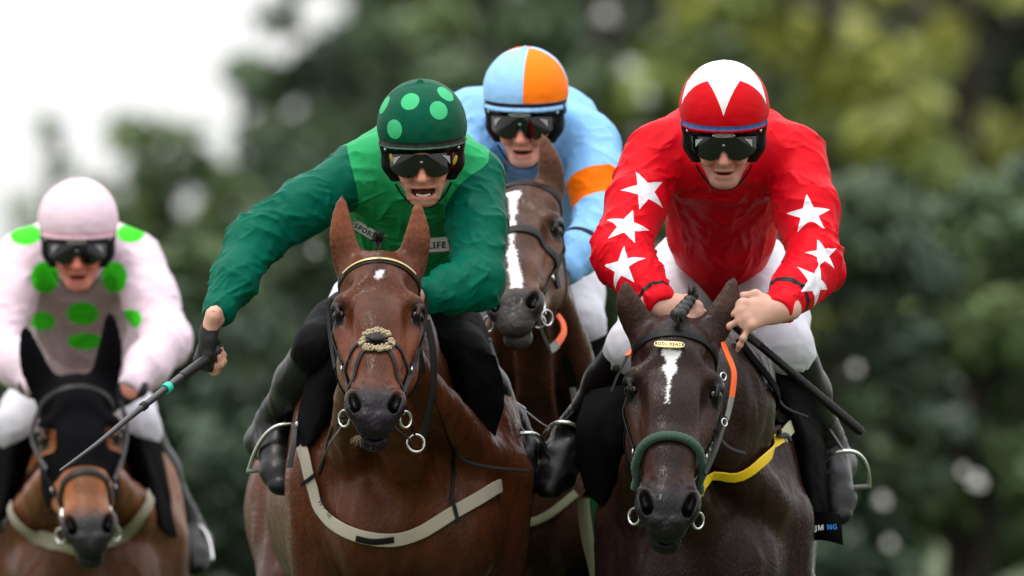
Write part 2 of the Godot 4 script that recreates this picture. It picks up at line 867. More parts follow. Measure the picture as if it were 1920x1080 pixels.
func make_materials() -> void:
	var grain := noise_map(0.06, 4, 4.0)
	var weave := noise_map(0.12, 3, 3.0, 8)
	var vc := {"vertex_color_use_as_albedo": true}
	var rub := {"normal_enabled": true, "normal_texture": grain, "normal_scale": 0.35, "uv1_triplanar": true, "uv1_scale": Vector3(9, 9, 9)}
	var cloth := {"normal_enabled": true, "normal_texture": weave, "normal_scale": 0.12, "uv1_triplanar": true, "uv1_scale": Vector3(14, 14, 14)}
	var sheen := NoiseTexture2D.new()
	sheen.width = 512
	sheen.height = 512
	sheen.seamless = true
	var sn := FastNoiseLite.new()
	sn.seed = 77
	sn.frequency = 0.02
	sn.fractal_octaves = 4
	sheen.noise = sn
	mat("coat", Color.WHITE, 0.62, vc.merged({"normal_enabled": true, "normal_texture": grain, "normal_scale": 0.55, "uv1_triplanar": true, "uv1_scale": Vector3(5.5, 1.8, 5.5), "roughness_texture": sheen, "metallic_specular": 0.26}))
	mat("skin", Color.WHITE, 0.5, vc.merged({"subsurf_scatter_enabled": true, "subsurf_scatter_strength": 0.04, "metallic_specular": 0.4}))
	mat("silk", Color.WHITE, 0.46, vc.merged({"metallic_specular": 0.16}))
	mat("star_white", Color(0.83, 0.82, 0.85), 0.5)
	mat("breeches_white", Color(0.77, 0.765, 0.80), 0.55)
	mat("breeches_black", Color(0.022, 0.023, 0.026), 0.7, cloth.merged({"metallic_specular": 0.2}))
	mat("boot_leather", Color(0.035, 0.035, 0.040), 0.33, rub.merged({"metallic_specular": 0.36}))
	mat("black_cloth", Color(0.018, 0.019, 0.022), 0.8, cloth.merged({"metallic_specular": 0.15}))
	mat("white_cloth", Color(0.85, 0.85, 0.88), 0.7, cloth)
	mat("harness", Color(0.02, 0.02, 0.023), 0.5, rub.merged({"metallic_specular": 0.3}))
	mat("tack_leather", Color(0.075, 0.062, 0.056), 0.42, rub.merged({"metallic_specular": 0.32}))
	mat("tack_dark", Color(0.035, 0.032, 0.032), 0.45, rub.merged({"metallic_specular": 0.3}))
	mat("steel", Color(0.78, 0.78, 0.77), 0.22, {"metallic": 1.0})
	mat("gold", Color(0.74, 0.66, 0.48), 0.35, {"metallic": 1.0})
	mat("plate", Color(0.86, 0.78, 0.55), 0.35, {"metallic": 0.7})
	mat("lens", Color(0.012, 0.012, 0.014), 0.06, {"metallic_specular": 0.5})
	mat("glint_mark_grey", Color(0.55, 0.55, 0.55), 0.35)  # grey of the painted lens reflections, also used for the goggle mark
	mat("yellow_lens", Color(0.62, 0.53, 0.12), 0.2)
	mat("eye", Color(0.02, 0.013, 0.01), 0.05, {"metallic_specular": 0.5})
	mat("teeth", Color(0.82, 0.78, 0.70), 0.3)
	mat("mouth", Color(0.14, 0.04, 0.04), 0.5)
	mat("hair", Color(0.075, 0.07, 0.07), 0.5, {"metallic_specular": 0.5})
	mat("whisker", Color(0.42, 0.36, 0.26), 0.5)
	mat("fleece", Color(0.62, 0.56, 0.45), 0.95, {"rim_enabled": true, "rim": 0.6})
	mat("green_fleece", Color(0.16, 0.26, 0.21), 0.95, {"rim_enabled": true, "rim": 0.5})
	mat("girth_white", Color(0.64, 0.605, 0.54), 0.7, rub)
	mat("girth_yellow", Color(0.92, 0.76, 0.05), 0.55, rub)
	mat("girth_tan", Color(0.60, 0.60, 0.48), 0.7, rub)
	mat("orange", Color(0.95, 0.38, 0.10), 0.5, rub)
	mat("green_cloth", Color(0.05, 0.42, 0.22), 0.7, cloth)
	mat("grey_rubber", Color(0.42, 0.42, 0.40), 0.55)
	mat("whip_grip", Color(0.10, 0.10, 0.105), 0.5, rub)
	mat("whip_shaft", Color(0.20, 0.19, 0.20), 0.35, rub)
	mat("teal", Color(0.10, 0.72, 0.62), 0.5)
	mat("ink", Color(0.03, 0.03, 0.05), 0.6)
	mat("navy", Color(0.06, 0.07, 0.22), 0.6)
	mat("print_blue", Color(0.10, 0.50, 0.85), 0.6)
	mat("label_white", Color(0.86, 0.86, 0.86), 0.5)
	mat("pill", Color(0.66, 0.65, 0.60), 0.4)
	mat("bark", Color(0.22, 0.19, 0.16), 0.9, rub)
	mat("grass", Color.WHITE, 0.9, vc)
	mat("leaf", Color.WHITE, 0.6, vc.merged({"backlight_enabled": true, "backlight": Color(0.3, 0.3, 0.3)}))
	mat("glove", Color(0.04, 0.04, 0.045), 0.7, rub)
	mat("hood", Color(0.030, 0.028, 0.038), 0.85, cloth.merged({"metallic_specular": 0.15}))


# ---------------------------------------------------------------- horses
# the frame of a head: x across (towards the right of the picture), y down the nose from the poll, z out of the forehead
func head_frame(poll: Vector3, muzzle_px: Vector2, length: float, across: Vector3) -> Transform3D:
	var z := poll.z + 0.2
	for i in 12:
		var m := P(muzzle_px.x, muzzle_px.y, z)
		var flat := Vector2(m.x - poll.x, m.y - poll.y).length()
		z = poll.z + sqrt(maxf(length * length - flat * flat, 0.0004))
	var d := (P(muzzle_px.x, muzzle_px.y, z) - poll).normalized()
	var x := (across - d * across.dot(d)).normalized()
	var f := d.cross(x)
	var s := length / 0.61
	return Transform3D(Basis(x * s, d * s, f * s), poll)


func horse_head(s: Field, hf: Transform3D, o: Dictionary) -> void:
	s.xf = hf
	s.egg(Vector3(0, 0.070, -0.095), Vector3(0.094, 0.105, 0.095), 0.03)
	s.oval(Vector3(0, 0.055, -0.072), Vector3(0, 0.225, -0.066), Vector3.RIGHT, Vector2(0.090, 0.064), Vector2(0.100, 0.066), 0.03)
	s.oval(Vector3(0, 0.225, -0.066), Vector3(0, 0.37, -0.054), Vector3.RIGHT, Vector2(0.092, 0.064), Vector2(0.060, 0.048), 0.03)
	s.oval(Vector3(0, 0.37, -0.054), Vector3(0, 0.515, -0.05), Vector3.RIGHT, Vector2(0.060, 0.048), Vector2(0.046, 0.042), 0.03)
	for q: float in [-1.0, 1.0]:
		# cheek, jaw, brow, cheekbone, temple hollow
		s.egg(Vector3(q * 0.060, 0.21, -0.175), Vector3(0.046, 0.125, 0.115), 0.04)
		s.cap(Vector3(q * 0.046, 0.27, -0.18), Vector3(q * 0.028, 0.50, -0.105), 0.046, 0.028, 0.04)
		s.egg(Vector3(q * 0.093, 0.166, -0.055), Vector3(0.030, 0.044, 0.034), 0.022, 0, Vector3(0, 0, q * -0.25))
		s.cap(Vector3(q * 0.030, 0.10, -0.012), Vector3(q * 0.085, 0.155, -0.030), 0.010, 0.014, 0.03)
		s.cap(Vector3(q * 0.093, 0.225, -0.085), Vector3(q * 0.056, 0.40, -0.080), 0.019, 0.010, 0.025)
		s.egg(Vector3(q * 0.092, 0.108, -0.040), Vector3(0.018, 0.028, 0.022), 0.03, 1)
		s.egg(Vector3(q * 0.086, 0.245, -0.030), Vector3(0.016, 0.05, 0.02), 0.03, 1)
		s.egg(Vector3(q * 0.111, 0.192, -0.052), Vector3(0.016, 0.021, 0.022), 0.010, 1)
		# lids round the eye
		var lid := []
		var rad := []
		for i in 7:
			var a := PI * (i / 6.0) - 0.15
			lid.append(Vector3(q * (0.107 + 0.006 * sin(a)), 0.193 - 0.021 * sin(a), -0.054 + 0.027 * cos(a)))
			rad.append(0.0065)
		s.chain(lid, rad, 0.007)
		s.cap(Vector3(q * 0.104, 0.207, -0.030), Vector3(q * 0.102, 0.212, -0.077), 0.007, 0.007, 0.01)
		# nostrils: a flared rim with the opening carved in it
		s.egg(Vector3(q * 0.048, 0.525, -0.042), Vector3(0.031, 0.050, 0.036), 0.02, 0, Vector3(0, 0, q * 0.18))
		s.cap(Vector3(q * 0.058, 0.488, -0.05), Vector3(q * 0.044, 0.41, -0.06), 0.016, 0.010, 0.02)
	s.egg(Vector3(0, 0.535, -0.062), Vector3(0.047, 0.055, 0.050), 0.025)
	s.egg(Vector3(0, 0.580, -0.062), Vector3(0.046, 0.034, 0.036), 0.022)
	s.egg(Vector3(0, 0.582, -0.110), Vector3(0.038, 0.032, 0.030), 0.018)
	s.egg(Vector3(0, 0.602, -0.086), Vector3(0.060, 0.012, 0.005), 0.008, 1)
	for q: float in [-1.0, 1.0]:
		s.egg(Vector3(q * 0.054, 0.528, -0.014), Vector3(0.0135, 0.030, 0.024), 0.010, 1, Vector3(0, 0, q * 0.30))
		s.egg(Vector3(q * 0.047, 0.548, -0.030), Vector3(0.012, 0.016, 0.030), 0.010, 1, Vector3(0, 0, q * 0.30))
		s.egg(Vector3(q * 0.022, 0.575, -0.035), Vector3(0.016, 0.012, 0.016), 0.015)
	# ears
	var back := hf.affine_inverse()
	for i in 2:
		var px: Vector3 = o.ears[i]
		var q := -1.0 if i == 0 else 1.0
		if px == Vector3.ZERO:
			continue
		var tip: Vector3 = back * P(px.x, px.y, hf.origin.z + px.z)
		var base := Vector3(q * 0.066, 0.012, -0.080)
		var axis := tip - base
		var side: Vector3 = Vector3(1, 0, 0.25 * -q)
		var prev := base + Vector3(0, 0.025, -0.004)
		var pw := 0.034
		for m in 8:
			var t := (m + 1) / 8.0
			var nx := base + axis * t + Vector3(q * 0.017 * sin(PI * pow(t, 0.8)), 0, 0.004 * t)
			var w := 0.034 * pow(maxf(0.0, 1.0 - pow(t, 1.7)), 0.75) * (0.88 + 0.22 * sin(PI * t)) + 0.002
			s.oval(prev, nx, side, Vector2(pw, lerpf(0.034, pw * 0.62, minf(1.0, t * 3.0))), Vector2(w, w * 0.62), 0.012 if m > 1 else 0.03)
			prev = nx
			pw = w
		var mid := base.lerp(tip, 0.42) + Vector3(q * 0.014, 0, 0)
		var late := base.lerp(tip, 0.75) + Vector3(q * 0.010, 0, 0.004)
		if o.get("ear_open", true):
			var f := Vector3(-q * 0.010, 0, 0.026)
			s.oval(base.lerp(tip, 0.28) + f, mid + f, side, Vector2(0.008, 0.014), Vector2(0.014, 0.018), 0.012, 1)
			s.oval(mid + f, late + f * 0.8, side, Vector2(0.014, 0.018), Vector2(0.004, 0.012), 0.010, 1)
	s.xf = Transform3D()


func horse_body(s: Field, hf: Transform3D, chest: Vector3, rump: Vector3, o: Dictionary) -> void:
	var fwd := (chest - rump)
	fwd.y = 0.0
	fwd = fwd.normalized()
	var side := Vector3(0, 1, 0).cross(fwd).normalized()   # towards the right of the picture
	var up := Vector3.UP
	var k: float = o.get("wide", 1.0)
	var n0 := hf * Vector3(0, 0.075, -0.135)
	var n1 := chest + up * 0.12 - fwd * 0.06
	var bend: Vector3 = o.get("bend", Vector3.ZERO)
	var nm := n0.lerp(n1, 0.5) + up * 0.05 + bend
	s.oval(n0, nm, side, Vector2(0.068, 0.11), Vector2(0.095, 0.18), 0.06)
	s.oval(nm, n1, side, Vector2(0.095, 0.18), Vector2(0.17 * k, 0.27), 0.08)
	# windpipe and the long muscles at each side of it
	var throat := hf * Vector3(0, 0.20, -0.26)
	s.cap(throat, chest + up * 0.02 + fwd * 0.20, 0.045, 0.06, 0.05)
	for q: float in [-1.0, 1.0]:
		s.cap(hf * Vector3(q * 0.055, 0.14, -0.24), chest + side * q * 0.15 + up * 0.10 + fwd * 0.14, 0.035, 0.075, 0.035)
		s.egg(chest + side * q * 0.095 * k + fwd * 0.16 - up * 0.07, Vector3(0.11 * k, 0.16, 0.12), 0.03)
		s.egg(chest + side * q * 0.17 * k - fwd * 0.10 + up * 0.02, Vector3(0.115 * k, 0.34, 0.23), 0.06)
		s.cap(chest + side * q * 0.215 * k + up * 0.05 + fwd * 0.03, chest + side * q * 0.19 * k - up * 0.25 - fwd * 0.02, 0.075, 0.085, 0.05)
	s.egg(chest, Vector3(0.22 * k, 0.30, 0.26), 0.06)
	var yaw := Basis(side, up, fwd)
	s.oval(chest - fwd * 0.25 - up * 0.02, chest - fwd * 0.95 - up * 0.02, side, Vector2(0.25 * k, 0.33), Vector2(0.265 * k, 0.34), 0.1)
	s.cap(chest + up * 0.30 - fwd * 0.22, chest + up * 0.26 - fwd * 0.60, 0.07, 0.08, 0.1)
	s.egg_b(rump, Vector3(0.26 * k, 0.31, 0.36), yaw, 0.1)
	s.egg_b(rump + up * 0.10, Vector3(0.18, 0.24, 0.32), yaw, 0.08)
	# hind legs: thigh, knee up against the belly, hock pointing back, upright shank
	for q: float in [-1.0, 1.0]:
		var st: float = o.get("stride", 0.1) * q
		var hip := rump + side * q * 0.15 - up * 0.05
		var knee := Vector3(rump.x, 0.86, rump.z) + side * q * 0.19 + fwd * (0.30 + st)
		var hock := Vector3(rump.x, 0.52, rump.z) + side * q * 0.15 + fwd * (-0.05 + st * 1.6)
		var ankle := Vector3(rump.x, 0.20, rump.z) + side * q * 0.15 + fwd * (0.05 + st * 2.0)
		s.oval(hip, knee, side, Vector2(0.14, 0.22), Vector2(0.095, 0.12), 0.08)
		s.cap(knee, hock, 0.085, 0.048, 0.05)
		s.cap(hock, ankle, 0.042, 0.030, 0.03)
		s.cap(ankle, ankle + Vector3(0, -0.09, 0) + fwd * 0.07, 0.034, 0.034, 0.02)
		s.cap(ankle + Vector3(0, -0.10, 0) + fwd * 0.08, ankle + Vector3(0, -0.155, 0) + fwd * 0.10, 0.046, 0.058, 0.01)
		# fore legs: the low «knee» is a wrist and folds back when the leg lifts
		var lift: float = 1.0 if q > 0.0 else 0.0
		var elbow := chest + side * q * 0.15 - up * 0.28 - fwd * 0.10
		var wrist := Vector3(chest.x, 0.50 + 0.22 * lift, chest.z) + side * q * 0.14 + fwd * (0.0 + 0.30 * lift)
		var fet := Vector3(chest.x, 0.20 + 0.28 * lift, chest.z) + side * q * 0.14 + fwd * (-0.03 + 0.05 * lift)
		s.cap(elbow, wrist, 0.095, 0.050, 0.08)
		s.ball(wrist, 0.053, 0.03)
		s.cap(wrist, fet, 0.040, 0.033, 0.03)
		s.cap(fet, fet + Vector3(0, -0.09, 0) + fwd * 0.06 * (1.0 - 2.0 * lift), 0.034, 0.036, 0.02)
		s.cap(fet + Vector3(0, -0.10, 0) + fwd * 0.07 * (1.0 - 2.0 * lift), fet + Vector3(0, -0.155, 0) + fwd * 0.09 * (1.0 - 2.0 * lift), 0.048, 0.060, 0.01)
	# tail dock
	s.cap(rump + up * 0.2 - fwd * 0.33, rump - fwd * 0.55 - up * 0.1, 0.05, 0.03, 0.03)


# o: poll, muzzle (px), length, across, ears, chest, rump, coat, dark, mark (callable in head coordinates, < 0 white), name parts
func make_horse(label: String, o: Dictionary) -> Dictionary:
	var hf := head_frame(o.poll, o.muzzle, o.length, o.across)
	var chest: Vector3 = o.chest
	var rump: Vector3 = o.rump
	var root := thing("horse", label, "horse", Vector3((chest.x + rump.x) * 0.5, 0, (chest.z + rump.z) * 0.5), "racehorses galloping")
	var head := Field.new()
	horse_head(head, hf, o)
	var body := Field.new()
	horse_body(body, hf, chest, rump, o)
	var whole := Field.new()
	horse_head(whole, hf, o)
	horse_body(whole, hf, chest, rump, o)
	var coat: Color = o.coat
	var dark: Color = o.dark
	var inv := hf.affine_inverse()
	var tint := func(p: Vector3, _n: Vector3) -> Color:
		var l := inv * p
		var c := coat
		var v := noise_a.get_noise_3dv(p * 5.0)
		c = c * (1.0 + 0.30 * v + 0.30 * noise_b.get_noise_3dv(p * Vector3(70, 22, 70)) + 0.18 * noise_b.get_noise_3dv(p * Vector3(16, 9, 16)))
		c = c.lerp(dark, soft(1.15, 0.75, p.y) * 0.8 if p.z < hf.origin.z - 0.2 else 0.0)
		if l.z > -0.30 and absf(l.x) < 0.2 and l.y > -0.25:
			var w := soft(0.455, 0.53, l.y + 0.03 * noise_a.get_noise_3dv(p * 30.0))
			w = maxf(w, soft(0.055, 0.025, Vector2(l.y - 0.19, l.z + 0.055).length()) * soft(0.08, 0.095, absf(l.x)))
			w = maxf(w, soft(-0.105, -0.16, l.y) * 0.85)
			c = c * (1.0 + 0.9 * soft(-0.02, -0.07, l.y) * soft(-0.10, -0.05, l.z))
			w = maxf(w, 0.55 * soft(0.05, 0.0, absf(l.x)) * soft(-0.01, 0.05, l.y) * soft(0.17, 0.07, l.y))
			c = c.lerp(dark, w)
			var pale: Color = o.get("pale", coat)
			c = c.lerp(pale, 0.55 * soft(0.05, 0.0, absf(l.y - 0.45)) * soft(0.02, 0.04, absf(l.x)) * soft(0.47, 0.44, l.y))
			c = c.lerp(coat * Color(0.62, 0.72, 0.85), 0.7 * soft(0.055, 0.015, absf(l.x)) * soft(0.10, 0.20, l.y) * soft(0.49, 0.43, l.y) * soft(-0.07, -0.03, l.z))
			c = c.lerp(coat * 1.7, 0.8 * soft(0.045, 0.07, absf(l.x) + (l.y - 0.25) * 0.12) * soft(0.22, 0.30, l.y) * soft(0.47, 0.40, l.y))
			# the openings of the nostrils
			for q: float in [-1.0, 1.0]:
				var e := Vector3(l.x - q * 0.050, l.y - 0.535, 0).rotated(Vector3(0, 0, 1), q * -0.30)
				c = c.lerp(Color(0.006, 0.005, 0.005), soft(1.15, 0.75, Vector2(e.x / 0.0165, e.y / 0.034).length()) * soft(-0.015, -0.024, l.z - absf(l.x) * 0.1))
			if o.has("mark"):
				var m: float = o.mark.call(l.x, l.y) + 0.006 * noise_b.get_noise_3dv(p * 120.0) + 0.004 * noise_b.get_noise_3dv(p * 300.0)
				c = c.lerp(Color(0.66, 0.64, 0.64), soft(0.004, -0.002, m) * soft(-0.08, -0.05, l.z) * float(o.get("mark_strength", 1.0)))
			if o.has("lip"):
				c = c.lerp(o.lip, soft(0.572, 0.59, l.y) * 0.8)
		return c
	# veins and wrinkles of the face, and the folds of the neck and chest
	var veins := {}
	for q: float in [-1.0, 1.0]:
		for line in [[Vector3(0.088, 0.235, -0.035), Vector3(0.078, 0.29, -0.040), Vector3(0.070, 0.335, -0.050), Vector3(0.058, 0.385, -0.050)], [Vector3(0.105, 0.25, -0.11), Vector3(0.095, 0.31, -0.12), Vector3(0.080, 0.37, -0.115), Vector3(0.068, 0.43, -0.10)], [Vector3(0.098, 0.27, -0.07), Vector3(0.080, 0.325, -0.085), Vector3(0.072, 0.36, -0.10)], [Vector3(0.018, 0.452, 0.0), Vector3(0.034, 0.462, -0.008), Vector3(0.048, 0.480, -0.020)], [Vector3(0.014, 0.472, 0.0), Vector3(0.028, 0.482, -0.006), Vector3(0.038, 0.495, -0.014)], [Vector3(0.020, 0.545, -0.02), Vector3(0.028, 0.560, -0.03), Vector3(0.034, 0.575, -0.04)], [Vector3(0.060, 0.13, -0.01), Vector3(0.085, 0.135, -0.025), Vector3(0.105, 0.155, -0.045)], [Vector3(0.092, 0.222, -0.028), Vector3(0.100, 0.226, -0.045), Vector3(0.106, 0.222, -0.07)]]:
			var pts := []
			for w: Vector3 in line:
				pts.append(whole.onto(hf * Vector3(w.x * q, w.y, w.z)))
			add_fold(veins, pts, 0.0026, 0.0055)
		var sidew := Vector3.UP.cross(Vector3(chest.x - rump.x, 0, chest.z - rump.z).normalized()).normalized()
		var throat := hf * Vector3(0, 0.22, -0.27)
		for m in 5:
			var top := throat + sidew * q * (0.028 + 0.014 * m) - Vector3(0, 0.02 + 0.02 * m, 0)
			var low := chest + sidew * q * (0.055 + 0.030 * m) + Vector3(0, 0.03 - 0.03 * m, 0)
			var pts := []
			for t in 5:
				var w := top.lerp(low, t / 4.0) + sidew * q * 0.010 * sin(t * 2.3 + m * 1.7)
				pts.append(body.shot(Vector3(w.x, w.y, 0.6), Vector3(0, 0, -1), 0.0, 8.0))
			add_fold(veins, pts, [0.013, -0.009, 0.010, -0.006, 0.007][m], [0.016, 0.016, 0.015, 0.012, 0.012][m])
		for m in 6:
			var pts := []
			var c0 := chest + sidew * q * (0.015 + 0.042 * m) + Vector3(0, -0.05 - 0.03 * (m % 3), 0)
			for t in 5:
				var w := c0 + sidew * q * 0.010 * t * (0.5 - m * 0.3) + Vector3(0, -0.06 * t, 0)
				pts.append(body.shot(Vector3(w.x, w.y, 0.6), Vector3(0, 0, -1), 0.0, 8.0))
			add_fold(veins, pts, [-0.010, 0.006, -0.005, 0.005, -0.007, 0.006][m], 0.015)
	var push := func(p: Vector3, n: Vector3) -> float:
		var l := inv * p
		if l.z > -0.26 and absf(l.x) < 0.2 and l.y > -0.25:
			return fold_height(veins, p) + 0.0018 * noise_a.get_noise_3dv(l * Vector3(14, 7, 14)) + (0.0012 * ridge.get_noise_3dv(l * 38.0) * soft(0.47, 0.53, l.y))
		var ahead := soft(-0.45, -0.1, (p - chest).dot(Vector3(0, 0, 1)))
		return fold_height(veins, p) + 0.008 * noise_a.get_noise_3dv(p * Vector3(7, 3.0, 7)) + 0.003 * ahead * ridge.get_noise_3dv(p * Vector3(9, 2.4, 9))
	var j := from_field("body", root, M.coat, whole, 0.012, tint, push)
	# the head at a finer grain than the body
	j.region = func(p: Vector3) -> float:
		var l := (inv * p - Vector3(0, 0.20, -0.08)).abs() - Vector3(0.26, 0.52, 0.24)
		return maxf(l.x, maxf(l.y, l.z))
	j.fine_h = o.get("cell", 0.0042)
	for q: float in [-1.0, 1.0]:
		var g := Geo.new()
		g.ball(hf * Vector3(q * 0.1005, 0.193, -0.054), Vector3(0.0185, 0.0185, 0.0185) * hf.basis.x.length())
		from_geo("eye", root, M.eye, g)
	return {"root": root, "job": j, "hf": hf, "head": head, "body": body, "whole": whole, "fwd": Vector3(chest.x - rump.x, 0, chest.z - rump.z).normalized(), "chest": chest, "rump": rump}


# ---------------------------------------------------------------- riders
const FIST := [[1.25, 1.45, 0.9], [1.3, 1.5, 0.9], [1.35, 1.5, 0.9], [1.4, 1.5, 0.9]]
const FIST_THUMB := [Vector3(0.044, 0.052, -0.016), Vector3(0.041, 0.082, -0.030), Vector3(0.028, 0.102, -0.044)]


func hand_frame(wrist: Vector3, along: Vector3, thumb: Vector3, dorsal: Vector3) -> Transform3D:
	var y := along.normalized()
	var z := (dorsal - y * dorsal.dot(y)).normalized()
	var x := y.cross(z)
	if x.dot(thumb) < 0.0:
		x = -x
	return Transform3D(Basis(x, y, z), wrist)


func fist(wrist: Vector3, along: Vector3, thumb: Vector3, dorsal: Vector3, glove := 0) -> Dictionary:
	return {"t": hand_frame(wrist, along, thumb, dorsal), "curl": FIST, "spread": 0.04, "thumb": FIST_THUMB, "glove": glove, "bare": Vector3(0, 0.10, -0.038), "bare_dir": Vector3(0, -0.2, -1)}


func hand(s: Field, t: Transform3D, curl: Array, spread: float, thumb: Array, yaws := [], k := 0.006) -> void:
	# t: wrist, x towards the thumb, y along the fingers, z out of the back of the hand
	s.xf = t
	s.oval(Vector3(0.0, -0.035, 0), Vector3(0.0, 0.012, 0), Vector3.RIGHT, Vector2(0.029, 0.021), Vector2(0.031, 0.018), 0.02)
	s.oval(Vector3(0.002, 0.012, 0), Vector3(0.0, 0.082, 0.0), Vector3.RIGHT, Vector2(0.032, 0.017), Vector2(0.041, 0.0125), 0.015)
	s.egg(Vector3(0.027, 0.034, -0.010), Vector3(0.017, 0.031, 0.016), 0.015)
	var root_x := [0.030, 0.0105, -0.0095, -0.029]
	var root_y := [0.086, 0.091, 0.086, 0.076]
	var size := [[0.043, 0.026, 0.021], [0.048, 0.030, 0.022], [0.044, 0.028, 0.021], [0.034, 0.021, 0.019]]
	for i in 4:
		var at := Vector3(root_x[i], root_y[i], 0.001)
		s.ball(at + Vector3(0, -0.004, 0.003), 0.0112, 0.012)
		var yaw: float = (0.5 - i / 3.0) * 2.0 * spread if yaws.is_empty() else yaws[i]
		var bend := 0.0
		for m in 3:
			bend += curl[i][m]
			var dir := Vector3(sin(yaw) * cos(bend), cos(yaw) * cos(bend), -sin(bend))
			var nx: Vector3 = at + dir * size[i][m]
			var r0: float = 0.0092 - 0.0009 * m - (0.0011 if i == 3 else 0.0)
			s.cap(at, nx, r0, r0 - 0.0009, k)
			if m < 2:
				s.ball(nx + Vector3(0, 0, 0.0012), r0 - 0.0001, k)
			at = nx
	var a := Vector3(0.030, 0.022, -0.008)
	for m in 3:
		s.cap(a, thumb[m], [0.014, 0.0108, 0.0100][m], [0.0112, 0.0103, 0.0078][m], 0.008)
		a = thumb[m]
	s.xf = Transform3D()


func face(s: Field, t: Transform3D, open: float) -> void:
	s.xf = t
	s.egg(Vector3(0, 0.05, -0.012), Vector3(0.077, 0.098, 0.097), 0.02)
	s.oval(Vector3(0, 0.0, 0.035), Vector3(0, -0.082, 0.052), Vector3.RIGHT, Vector2(0.064, 0.055), Vector2(0.032, 0.036), 0.03)
	s.egg(Vector3(0, -0.101, 0.072), Vector3(0.024, 0.017, 0.020), 0.02)
	for q: float in [-1.0, 1.0]:
		s.cap(Vector3(q * 0.055, -0.050, 0.005), Vector3(q * 0.021, -0.098, 0.060), 0.017, 0.014, 0.02)
		s.egg(Vector3(q * 0.045, -0.022, 0.066), Vector3(0.024, 0.018, 0.022), 0.02)
		s.cap(Vector3(q * 0.008, 0.030, 0.092), Vector3(q * 0.048, 0.030, 0.070), 0.011, 0.010, 0.015)
		s.egg(Vector3(q * 0.031, 0.006, 0.094), Vector3(0.017, 0.011, 0.012), 0.012, 1)
		s.egg(Vector3(q * 0.073, -0.008, -0.005), Vector3(0.010, 0.030, 0.018), 0.008, 0)
		# the fold from nose to mouth
		s.cap(Vector3(q * 0.020, -0.040, 0.103), Vector3(q * 0.036, -0.074, 0.088), 0.005 + open * 0.002, 0.004 + open * 0.0015, 0.010, 1)
		s.egg(Vector3(q * 0.041, -0.044, 0.076), Vector3(0.015, 0.013, 0.015), 0.014)
	s.cap(Vector3(0, 0.015, 0.089), Vector3(0, -0.0345, 0.112), 0.0095, 0.0125, 0.012)
	for q: float in [-1.0, 1.0]:
		s.egg(Vector3(q * 0.0125, -0.036, 0.099), Vector3(0.0095, 0.0085, 0.011), 0.008)
		s.egg(Vector3(q * 0.0065, -0.0455, 0.104), Vector3(0.0042, 0.0035, 0.006), 0.003, 1)
	var wide := 0.024 + open * 0.0065
	s.egg(Vector3(0, -0.064 + open * 0.002, 0.088), Vector3(wide, 0.0065, 0.011), 0.008)
	s.egg(Vector3(0, -0.080 - open * 0.010, 0.085), Vector3(wide * 0.9, 0.0075, 0.011), 0.008)
	s.egg(Vector3(0, -0.0715 - open * 0.004, 0.094), Vector3(wide * 0.95, 0.0016 + open * 0.0088, 0.018), 0.003, 1)
	if open > 0.5:
		# drawn lips: the corners pulled out and down
		for q: float in [-1.0, 1.0]:
			s.egg(Vector3(q * 0.0215, -0.0765, 0.088), Vector3(0.0075, 0.0072, 0.016), 0.004, 1)
			s.cap(Vector3(q * 0.037, -0.060, 0.082), Vector3(q * 0.036, -0.092, 0.076), 0.0075, 0.006, 0.010)
	s.xf = Transform3D()


func star_dist(x: float, y: float, r: float) -> float:
	# below 0 inside a five-pointed star with one point up
	var best := -1.0
	for i in 5:
		var a := TAU * i / 5.0 + PI / 2.0
		var d := (x * cos(a + PI) + y * sin(a + PI)) - r * 0.382 * cos(PI / 5.0) / cos(PI / 5.0) * 0.81
		best = maxf(best, d) if i < 0 else best
	# distance along the nearest edge line between an outer tip and an inner corner
	var ang := fposmod(atan2(x, y), TAU / 5.0)
	if ang > TAU / 10.0:
		ang = TAU / 5.0 - ang
	var rad := sqrt(x * x + y * y)
	var p := Vector2(sin(ang), cos(ang)) * rad
	var tip := Vector2(0, r)
	var inner := Vector2(sin(TAU / 10.0), cos(TAU / 10.0)) * r * 0.40
	var e := (inner - tip).normalized()
	return (p - tip).dot(Vector2(-e.y, e.x))


